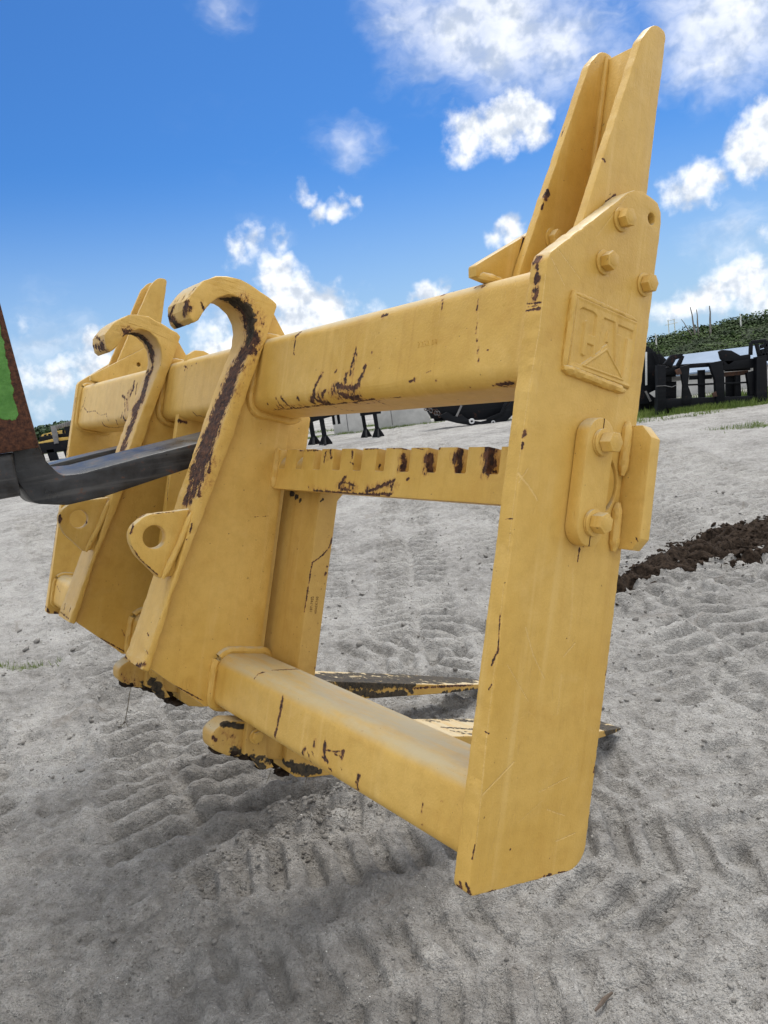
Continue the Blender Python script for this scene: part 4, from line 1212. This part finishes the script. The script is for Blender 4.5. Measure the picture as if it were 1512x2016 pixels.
for k in range(5):
    a = random.uniform(0, 6.28)
    link('grass_stalk', tube_bm([(.022, 1.75, -.19), (.022 + .014 * math.cos(a), 1.75 + .014 * math.sin(a), -.205 - random.uniform(0, .012))], .0016, 4), DRY, fk2)
link('grass_stalk', tube_bm([(.17, .97, -.118), (.165, .965, -.135), (.155, .96, -.15)], .0016, 4), DRY, fk1)
link('grass_stalk', tube_bm([(.30, .97, -.134), (.292, .966, -.15), (.285, .96, -.165)], .0018, 4), DRY, fk1)

# ------------------------------------------------------------------ machine that carries it: black forks and the green rusty upright
ML = M_LEVEL
BF = round_poly([(-.375, 1.60), (-.306, .86), (-.318, .75, .03), (-.285, .675, .04), (-.20, .655), (-.10, .660), (.20, .705), (.475, .738), (.475, .795), (.30, .781), (.05, .757), (-.15, .735), (-.205, .738, .03), (-.238, .79, .05), (-.246, .86), (-.305, 1.60)], 6)


def black_fork(y0, y1, label, rollz):
    f = empty('black_lift_fork', ML, label, 'fork', 'black forks lifting the carriage')
    bm_ = prism(BF, y0, y1, XZ, bev=.0035)
    refine(bm_, .06, iters=5)
    for v in bm_.verts:
        if v.co.x > -.22:
            v.co.z += (v.co.y - y0) * rollz
    link('fork_blade', bm_, BLACK_FORK, f)
    link('shank_clip', box_bm(-.36, -.335, y0 + .02, y1 - .02, 1.20, 1.28), BLACK_FORK, f)
    return f


black_fork(1.28, 1.40, 'black steel fork running under the upper beam between both hooks', 0.20)
black_fork(1.99, 2.11, 'black steel fork behind the farther hook, beside the far end plate', 0.02)
lc = empty('lift_carriage', ML, 'rusty green upright of the lifting machine at the picture edge', 'lift carriage')
GP = [(-.262, .8225), (-.64, .808), (-.64, 2.0), (-.343, 2.0), (-.288, 1.194)]
bmg = prism(GP, 1.20, 1.245, XZ, bev=.004)
refine(bmg, .05, iters=6)
link('upright', bmg, GREEN, lc)
link('rear_plate', prism([(-.259, .86), (-.62, .84), (-.62, 2.0), (-.340, 2.0), (-.285, 1.194)], 1.262, 1.275, XZ, bev=.003), GREEN, lc)
link('lower_bar', box_bm(-.62, -.322, 1.22, 2.3, .705, .818, .008), BLACK_FORK, lc)
link('mast_rail', box_bm(-.80, -.655, 1.1, 1.22, .02 - ORG[2] + .05, 2.0, .006), BLACK_FORK, lc)
link('mast_rail', box_bm(-.80, -.655, 2.2, 2.32, .02 - ORG[2] + .05, 2.0, .006), BLACK_FORK, lc)
link('upper_bar', box_bm(-.654, -.60, 1.25, 2.3, 1.45, 1.58, .006), BLACK_FORK, lc)

# ------------------------------------------------------------------ background machines
def P2(px, D):
    p = on_plane(px, D)
    return (p[0], p[2])


def bar(parent, name, pxs, D, dep, th, material, dy=0.0):
    """flat bar between photo points on the plane world-Y = D, th metres thick in the plane, dep deep"""
    a, b = Vector(P2(pxs[0], D)), Vector(P2(pxs[1], D))
    d = (b - a).normalized(); n_ = Vector((-d.y, d.x)) * th / 2
    bm_ = prism([tuple(a - n_), tuple(b - n_), tuple(b + n_), tuple(a + n_)], D + dy, D + dy + dep, XZ, bev=min(.02, th * .2))
    return link(name, bm_, material, parent)


def poly(parent, name, pxs, D, dep, material, dy=0.0, ground=False, bev=.01):
    pts = [P2(p, D) for p in pxs]
    if ground:
        zmin = min(p[1] for p in pts)
        pts = [(p[0], p[1] - zmin - 0.02 if p[1] - zmin < .12 else p[1]) for p in pts]
    return link(name, prism(pts, D + dy, D + dy + dep, XZ, bev=bev), material, parent)


def cr(ox, oy, s):
    return lambda x, y: (ox + x / s, oy + y / s)


def at_ground(px, D):
    x = P2(px, D)[0]
    return Matrix.Identity(4) @ Matrix.Translation((0, 0, 0))


c1 = cr(1212, 560, 5.04)
D1 = 21.0
ID = Matrix.Identity(4)


def rig(name, label, cat, D, group=None):
    return empty(name, ID, label, cat, group)


g1 = rig('grapple_attachment', 'wide black grapple attachment standing on grass in front of the silvery wall', 'attachment', D1, 'black machine attachments')
bar(g1, 'lower_tube', [c1(420, 1185), c1(1420, 1150)], D1, .3, .26, BLACK)
bar(g1, 'upper_tube', [c1(420, 870), c1(620, 850)], D1 + .2, .25, .22, BLACK)
bar(g1, 'upper_tube', [c1(1060, 805), c1(1430, 775)], D1 + .1, .25, .26, BLACK)
bar(g1, 'top_rail', [c1(640, 815), c1(1080, 785)], D1 + .1, .2, .12, BLACK)
bar(g1, 'hydraulic_rod', [c1(455, 945), c1(560, 938)], D1 + .3, .16, .16, BLACK)
bar(g1, 'hydraulic_rod', [c1(550, 938), c1(660, 930)], D1 + .33, .1, .12, GREYSTEEL)
bar(g1, 'hydraulic_rod', [c1(1075, 895), c1(1320, 872)], D1 + .33, .1, .12, RUST)
bar(g1, 'hydraulic_rod', [c1(740, 925), c1(960, 915)], D1 + .33, .1, .12, BLACK)
bar(g1, 'thin_rod', [c1(690, 998), c1(1400, 968)], D1 + .2, .06, .05, BLACK)
poly(g1, 'upright', [c1(640, 820), c1(740, 790), c1(720, 1000), c1(760, 1110), c1(740, 1190), c1(660, 1190), c1(670, 1000)], D1 - .03, .1, BLACK)
poly(g1, 'upright', [c1(820, 850), c1(890, 845), c1(890, 1160), c1(830, 1160)], D1 + .3, .08, BLACK)
poly(g1, 'upright', [c1(930, 780), c1(1060, 755), c1(1080, 900), c1(1090, 1190), c1(1000, 1190), c1(990, 950)], D1 - .05, .14, BLACK)
poly(g1, 'upright', [c1(1190, 900), c1(1240, 900), c1(1250, 1120), c1(1190, 1120)], D1 + .3, .08, BLACK)
poly(g1, 'upright', [c1(1300, 880), c1(1420, 840), c1(1430, 1150), c1(1340, 1150), c1(1320, 1000)], D1 + .1, .12, BLACK)
for pl in (((430, 965), (605, 960), (605, 1150), (430, 1150)), ((1095, 905), (1225, 900), (1225, 1110), (1095, 1115)), ((1312, 890), (1500, 880), (1500, 1130), (1312, 1135)), ((430, 820), (600, 800), (600, 930), (430, 940)), ((1085, 800), (1340, 780), (1340, 850), (1085, 865))):
    poly(g1, 'back_plate', [c1(*p) for p in pl], D1 + .5, .06, BLACK)
poly(g1, 'leg', [c1(415, 800), c1(500, 800), c1(500, 1288), c1(415, 1292)], D1 - .06, .18, BLACK, ground=False)
poly(g1, 'leg', [c1(515, 1190), c1(590, 1190), c1(590, 1278), c1(520, 1285)], D1 + .4, .18, BLACK)
poly(g1, 'leg', [c1(1400, 720), c1(1500, 700), c1(1512, 1140), c1(1480, 1258), c1(1410, 1262), c1(1365, 1200), c1(1400, 1150)], D1 - .06, .2, BLACK)
poly(g1, 'clamp_arm', [c1(480, 790), c1(555, 700), c1(680, 682), c1(650, 730), c1(600, 745), c1(560, 820)], D1 + .1, .12, BLACK)
poly(g1, 'clamp_arm', [c1(1030, 665), c1(1060, 648), c1(1150, 655), c1(1240, 705), c1(1340, 690), c1(1340, 745), c1(1180, 760), c1(1120, 800), c1(1050, 740)], D1 + .1, .12, BLACK)
poly(g1, 'clamp_arm', [c1(590, 830), c1(660, 700), c1(685, 715), c1(640, 830)], D1 + .5, .1, BLACK)
for (a, b) in (((1350, 575), (1345, 700)), ((1350, 575), (1500, 555)), ((1405, 590), (1440, 740)), ((1500, 555), (1505, 760)), ((1440, 620), (1512, 600)), ((1430, 700), (1512, 690)), ((1460, 640), (1480, 760))):
    bar(g1, 'top_frame', [c1(*a), c1(*b)], D1 + .1, .08, .10, BLACK)
link('hose', tube_bm([on_plane(c1(*p), D1 - .03) for p in ((1400, 915), (1440, 900), (1480, 880), (1520, 840))], .02, 6), PALEPOST, g1)
link('hose', tube_bm([on_plane(c1(*p), D1 - .08) for p in ((400, 1010), (490, 1005), (560, 1018), (610, 995))], .018, 6), GREYSTEEL, g1)
poly(g1, 'pin_plate', [c1(590, 850), c1(640, 830), c1(660, 890), c1(610, 900)], D1 - .1, .05, RUST)
poly(g1, 'pin_plate', [c1(960, 1080), c1(1000, 1060), c1(1010, 1110), c1(970, 1120)], D1 - .08, .05, RUST)

D2 = 21.8
g2 = rig('rake_attachment', 'black attachment with hoses half hidden behind the near end plate', 'attachment', D2, 'black machine attachments')
poly(g2, 'side_plate', [c1(180, 620), c1(330, 615), c1(400, 680), c1(420, 800), c1(410, 1040), c1(330, 1080), c1(180, 1120)], D2, .15, BLACK)
poly(g2, 'side_plate', [c1(400, 690), c1(450, 690), c1(520, 760), c1(540, 830), c1(420, 860)], D2 + .3, .12, BLACK)
poly(g2, 'foot', [c1(180, 1040), c1(300, 1050), c1(420, 1150), c1(360, 1180), c1(180, 1190)], D2 - .1, .2, BLACK)
poly(g2, 'leg', [c1(240, 1100), c1(400, 1120), c1(400, 1262), c1(240, 1275)], D2 + .3, .2, BLACK)
bar(g2, 'rod', [c1(305, 670), c1(308, 1000)], D2 - .12, .05, .05, PALEPOST)
bar(g2, 'rod', [c1(300, 1060), c1(350, 1160)], D2 - .25, .05, .05, GREYSTEEL)
for k in range(3):
    link('hose', tube_bm([on_plane(c1(x, y), D2 - .06 - .02 * k) for (x, y) in ((350 + 30 * k, 640), (380 + 34 * k, 720), (410 + 10 * k, 780), (400, 1000 - 60 * k))], .022, 6), BLACK, g2)

# long low wall with a sloping silver sheet on top, and the scrub-covered berm behind
DW = 29.0
wl = rig('silver_topped_wall', 'long low wall with silvery sloping sheet top behind black attachments', 'wall', DW)
x0_, x1_ = P2((1250, 700), DW)[0], P2((1700, 700), DW)[0]
link('wall_face', box_bm(x0_, x1_, DW, DW + .3, -.05, .80, .02), CONCRETE, wl)
bms = prism([(DW - .25, .802), (DW - .25, .86), (DW + 2.2, 1.56), (DW + 2.2, 1.50)], x0_, x1_, lambda u, v, ww: (ww, u, v), bev=.01)
link('sheet_top', bms, SHEET, wl)
link('wall_face', box_bm(x0_, x1_, DW + 1.9, DW + 2.15, -.05, 1.46, .02), CONCRETE, wl)

DB = 33.0
cb = cr(580, 740, 3.436)
for i, (a, b, slope, lab) in enumerate(((-3.2, -0.55, 0, 'pale concrete barrier block between the two black stands'), (0.15, 3.35, 0.55, 'big grey concrete barrier block with slanted end beside the black grapple'))):
    xa, xb = (P2((655, 830), DB)[0], P2((716, 830), DB)[0]) if i == 0 else (P2((744, 830), DB)[0], P2((852, 827), DB)[0])
    o = link('concrete_barrier', prism([(xa, -.05), (xb, -.05), (xb - slope, 1.9), (xa, 1.9)], DB + i * .4, DB + .9 + i * .4, XZ, bev=.03), CONCRETE)
    tag(o, lab, 'barrier', 'concrete barriers under the upper beam')
    tag(link('joint', box_bm(xa + .6, xa + .63, DB + i * .4 - .012, DB + i * .4 + .02, .1, 1.85, .004), GREYSTEEL, o))

for i, (D, feet, top, lab) in enumerate(((27.3, ((120, 475, 150), (205, 470, 235)), ((105, 300, 320), 255, 330), 'black steel stand with splayed feet, next to the hook web'), (27.9, ((475, 425, 500), (553, 415, 580)), ((450, 580, 0), 235, 285), 'black steel stand with gusseted feet in front of the pale barriers'))):
    st = rig('support_stand', lab, 'stand', D, 'black steel stands on the sand')
    for j, (xa, yb, xb) in enumerate(feet):
        pa, pb = P2(cb(xa, yb), D), P2(cb(xb, yb), D)
        Dj = D + .0 if j == 0 else D - .7
        link('post', prism([(pa[0] + .0, .05), (pb[0], .05), (pb[0] - .06, 1.55), (pa[0] - .06, 1.55)], Dj, Dj + .2, XZ, bev=.015), BLACK, st)
        mx = (pa[0] + pb[0]) / 2; hw_ = (pb[0] - pa[0])
        link('foot', prism([(mx - hw_ * 1.5, .0), (mx + hw_ * 1.5, .0), (mx + hw_ * 1.5, .05), (mx + hw_ * .55, .32), (mx - hw_ * .55, .32), (mx - hw_ * 1.5, .05)], Dj + .05, Dj + .12, XZ, bev=.01), BLACK, st)
        link('foot', prism([(Dj - .35, .0), (Dj + .5, .0), (Dj + .5, .04), (Dj + .2, .32), (Dj, .32), (Dj - .35, .04)], mx - .04, mx + .04, lambda u, v, ww: (ww, u, v), bev=.01), BLACK, st)
    xa, xb = P2(cb(top[0][0], 300), D)[0], P2(cb(top[0][1], 300), D)[0]
    link('cross_plate', prism([(xa, .82 + .0), (xb + (.5 if i == 0 else .05), 1.05 if i == 0 else .82), (xb + (.5 if i == 0 else .05), 1.7), (xa, 1.7)], D - .72, D - .62, XZ, bev=.02), BLACK, st)
    if i == 0:
        for q in (255, 290):
            xx = P2(cb(q, 330), D)[0]
            link('hanging_bar', box_bm(xx, xx + .10, D + .3, D + .4, .62, 1.3, .01), BLACK, st)

D3 = 27.0
g3 = rig('grapple_bucket', 'black grapple with curved shoe and two bright pins under the upper beam', 'attachment', D3, 'black machine attachments')
poly(g3, 'curved_shoe', [cb(980, 270), cb(1030, 245), cb(1080, 275), cb(1130, 262), cb(1180, 300), cb(1260, 310), cb(1340, 290), cb(1410, 240), cb(1470, 170), cb(1500, 180), cb(1480, 260), cb(1430, 310), cb(1340, 335), cb(1220, 340), cb(1100, 320), cb(1020, 300)], D3, .14, BLACK)
poly(g3, 'body', [cb(880, 205), cb(1500, 100), cb(1500, 240), cb(1380, 290), cb(1240, 300), cb(1000, 285), cb(930, 290)], D3 + .3, .5, BLACK)
poly(g3, 'curved_rib', [cb(1290, 290), cb(1390, 250), cb(1430, 160), cb(1452, 160), cb(1410, 262), cb(1310, 308)], D3 - .05, .05, BLACK)
bar(g3, 'link_rod', [cb(1095, 275), cb(1130, 200)], D3 - .03, .05, .07, GREYSTEEL)
poly(g3, 'rear_foot', [cb(930, 260), cb(1020, 250), cb(1060, 300), cb(950, 310)], D3 + .8, .2, BLACK)
for (x, y, r) in ((1198, 306, .10), (1343, 314, .07)):
    p = P2(cb(x, y), D3)
    pn = link('pin_ring', prism(circle(p[0], p[1], r, 20), D3 - .05, D3 - .001, XZ, holes=[circle(p[0], p[1], r * .45, 14)], bev=.012), RING, g3)
for k in range(9):
    a = cb(890 + k * 12 + random.uniform(-6, 6), 215 + k * 6 + random.uniform(-10, 10))
    p = on_plane(a, D3 + .25)
    link('chain_link', bead([(p[0] + .05 * math.cos(q), p[1], p[2] + .08 * math.sin(q)) for q in np.linspace(0, 6.28, 9)[:-1]], .016, 5, step=.5, closed=True, lump=0), GREYSTEEL if k % 2 else RUST, g3)

# yellow-and-black machine far off on the left
D4 = 45.0
cl = cr(50, 800, 10.08)
g4 = rig('distant_machine', 'distant yellow and black machine at the left beyond the green upright', 'machine', D4)
poly(g4, 'yellow_body', [cl(300, 610), cl(330, 560), cl(520, 510), cl(900, 440), cl(1000, 600), cl(330, 650)], D4 + .5, 1.2, FARYELLOW)
for (xa, ya) in ((385, 585), (470, 570), (620, 545), (750, 495), (755, 540)):
    poly(g4, 'window', [cl(xa - 20, ya - 25), cl(xa + 25, ya - 32), cl(xa + 25, ya + 22), cl(xa - 20, ya + 30)], D4 + .46, .05, BLACK)
bar(g4, 'rail', [cl(280, 670), cl(1000, 575)], D4, .3, .40, BLACK)
bar(g4, 'yellow_tube', [cl(100, 790), cl(600, 670)], D4 - .1, .25, .22, FARYELLOW)
bar(g4, 'yellow_tube', [cl(600, 672), cl(1000, 630)], D4 - .1, .25, .24, FARYELLOW)
bar(g4, 'rail', [cl(180, 860), cl(1000, 750)], D4 - .2, .35, .62, BLACK)
bar(g4, 'post', [cl(535, 385), cl(610, 740)], D4 - .3, .2, .26, GREYSTEEL)
bar(g4, 'post', [cl(820, 400), cl(860, 600)], D4 - .3, .2, .3, BLACK)
for xx in (500, 830, 230):
    a = P2(cl(xx - 30, 850), D4); b = P2(cl(xx + 50, 1000), D4)
    link('leg', prism([(a[0], -.05), (a[0] + .45, -.05), (a[0] + .35, a[1]), (a[0] - .1, a[1])], D4 - .2, D4 + .1, XZ, bev=.02), BLACK, g4)
for k in range(7):
    bar(g4, 'hose_guard', [cl(590 + 45 * k, 470 - 14 * k), cl(600 + 45 * k, 380 - 14 * k)], D4 + .8, .1, .12, GREYSTEEL)


# ------------------------------------------------------------------ vegetation
def leaf_cloud(name, centres, radii, n, leaf, material, label, cat, kind='stuff', up=0.6):
    """leaf-sized faces spread through lumpy volumes"""
    k = len(centres)
    wgt = np.array([r[0] * r[2] for r in radii]); wgt = wgt / wgt.sum()
    idx = rng.choice(k, n, p=wgt)
    c = np.array(centres)[idx]; r = np.array(radii)[idx]
    d = rng.normal(0, 1, (n, 3)); d /= np.linalg.norm(d, axis=1)[:, None]
    rad = rng.uniform(.55, 1.0, n) ** .5
    p = c + d * r * rad[:, None] * (1 + .25 * fbm(c[:, 0] + d[:, 0] * 3, d[:, 2] * 3 + c[:, 1], 1.0, 2))[:, None]
    nrm = d + rng.normal(0, .6, (n, 3)); nrm[:, 2] += up; nrm /= np.linalg.norm(nrm, axis=1)[:, None]
    t = np.cross(nrm, rng.normal(0, 1, (n, 3))); t /= np.linalg.norm(t, axis=1)[:, None]
    b = np.cross(nrm, t)
    s = leaf * rng.uniform(.6, 1.5, n)[:, None]
    q = np.stack([p - t * s, p + b * s * .6, p + t * s, p - b * s * .6], 1).reshape(-1, 3)
    me = mesh_np(name, q, np.arange(len(q)).reshape(-1, 4))
    me.materials.append(material)
    o = bpy.data.objects.new(name, me)
    COL.objects.link(o)
    return tag(o, label, cat, None, kind)


# berm behind the wall: a long bank whose crest climbs to the right
DBm = 82.0
top_px = [(1230, 690), (1280, 664), (1310, 654), (1345, 644), (1385, 640), (1420, 630), (1460, 622), (1500, 610), (1560, 598), (1650, 590), (1800, 590)]
crest = [on_plane(p, DBm + 6) for p in top_px]
bmh = bmesh.new()
rows = []
for (x, y, z) in crest:
    zz = max(z - .9, .4)
    rows.append([bmh.verts.new((x + dx, DBm + dy, h_)) for (dx, dy, h_) in ((0, -10, -.2), (0, -5, zz * .42), (0, 0, zz * .8), (0, 5, zz), (0, 12, zz * .95), (0, 24, -.3))])
for a, b in zip(rows[:-1], rows[1:]):
    for i in range(5):
        bmh.faces.new((a[i], b[i], b[i + 1], a[i + 1]))
tag(link('berm_terrain', bmh, HILL, None, smooth=True, angle=180), 'long earth bank rising at the right behind the wall', None, None, 'structure')
cs, rs = [], []
for i in range(700):
    t = random.uniform(0, len(crest) - 1.001); k = int(t); f_ = t - k
    x = crest[k][0] * (1 - f_) + crest[k + 1][0] * f_; z = crest[k][2] * (1 - f_) + crest[k + 1][2] * f_
    q = random.random()
    rr = random.uniform(.5, 1.25)
    cs.append((x, DBm - 9 + 15 * q, max(.3, z * (0.12 + .86 * q) - rr * .75 + random.gauss(0, .12)))); rs.append((rr * 1.5, rr * 1.2, rr))
leaf_cloud('hillside_scrub', cs, rs, 95000, .15, LEAF, 'dense green scrub covering the bank behind the silvery wall', 'shrubs')
cs, rs = [], []
for i in range(160):
    x = random.uniform(-120, -52); hh = random.uniform(2.6, 4.6) * (0.35 + 0.65 * sstep(-115, -80, np.array(x)))
    for q in range(2):
        cs.append((x + random.uniform(-2, 2), 210 + random.uniform(-6, 6), hh * (.35 + .45 * q))); rs.append((3.0, 2.5, hh * .32))
leaf_cloud('treeline', cs, rs, 12000, .55, LEAF2, 'dark line of far trees beyond the yellow machine', 'trees')
cs, rs = [], []
for i in range(220):
    a = random.uniform(-26, 40)
    x, y = 300 * math.sin(math.radians(a)), 300 * math.cos(math.radians(a))
    if x < -60:
        continue
    hh = random.uniform(5, 8)
    cs.append((x, y, hh * .45)); rs.append((7, 5, hh * .5))
leaf_cloud('far_treeline', cs, rs, 9000, .9, LEAF2, 'far woods along the horizon beyond the yard', 'trees')

# poles and dead trunks on the bank
for (xa, ya, xb, yb, r, mtl, nm, lab, cat) in (
        (740, 225, 768, 378, .10, WOOD, 'dead_tree', 'leaning bare dead trunk, leftmost of three above the scrub', 'dead tree'),
        (801, 248, 812, 375, .09, WOOD, 'dead_tree', 'upright bare dead trunk, middle of three above the scrub', 'dead tree'),
        (931, 212, 937, 345, .11, WOOD, 'dead_tree', 'tallest bare dead trunk, right of three above the scrub', 'dead tree'),
        (650, 345, 700, 420, .06, WOOD, 'dead_tree', 'thin slanting dead branch low above the scrub', 'dead tree'),
        (1232, 285, 1240, 365, .10, PALEPOST, 'pale_post', 'pale post among green scrub near the picture edge', 'post'),
        (393, 490, 402, 570, .10, PALEPOST, 'pale_post', 'short pale post low beside the yellow end plate', 'post')):
    a = on_plane(c1(xa, ya), DBm + 2); b = on_plane(c1(xb, yb), DBm + 2)
    d = (Vector(b) - Vector(a))
    foot = Vector(b) + d.normalized() * max(1.0, (b[2] - .4) * .9)
    bmq = bmesh.new()
    o = link(nm, bead([foot, Vector(b), (Vector(a) + Vector(b)) / 2 + Vector((.05, 0, 0)), Vector(a)], r, 7, step=1.0, bm=bmq, lump=.25), mtl)
    tag(o, lab, cat, 'poles above the scrub')
py = rig('power_pole', 'distant H-frame power pole with crossarms left of the dead trunks', 'power pole', 130)
for (xa, ya, xb, yb) in ((520, 350, 535, 505), (580, 342, 598, 512)):
    a, b = on_plane(c1(xa, ya), 130), on_plane(c1(xb, yb), 130)
    link('pole', tube_bm([(b[0], b[1], 0), a], .17, 7), PALEPOST, py)
for (xa, ya, xb, yb) in ((490, 405, 612, 378), (515, 362, 590, 345)):
    link('crossarm', tube_bm([on_plane(c1(xa, ya), 129.8), on_plane(c1(xb, yb), 129.8)], .12, 6), PALEPOST, py)

# a stick lying on the sand in front
tw = on_plane((980, 1960), 1.66)
o = link('twig', bead([(.355, 1.62, gz(.355, 1.62) + .012), (.385, 1.645, gz(.385, 1.645) + .014), (.41, 1.66, gz(.41, 1.66) + .012)], .0065, 6, step=.01, lump=.5), TWIG)
tag(o, 'short brown twig lying on the sand near the lower right', 'twig')
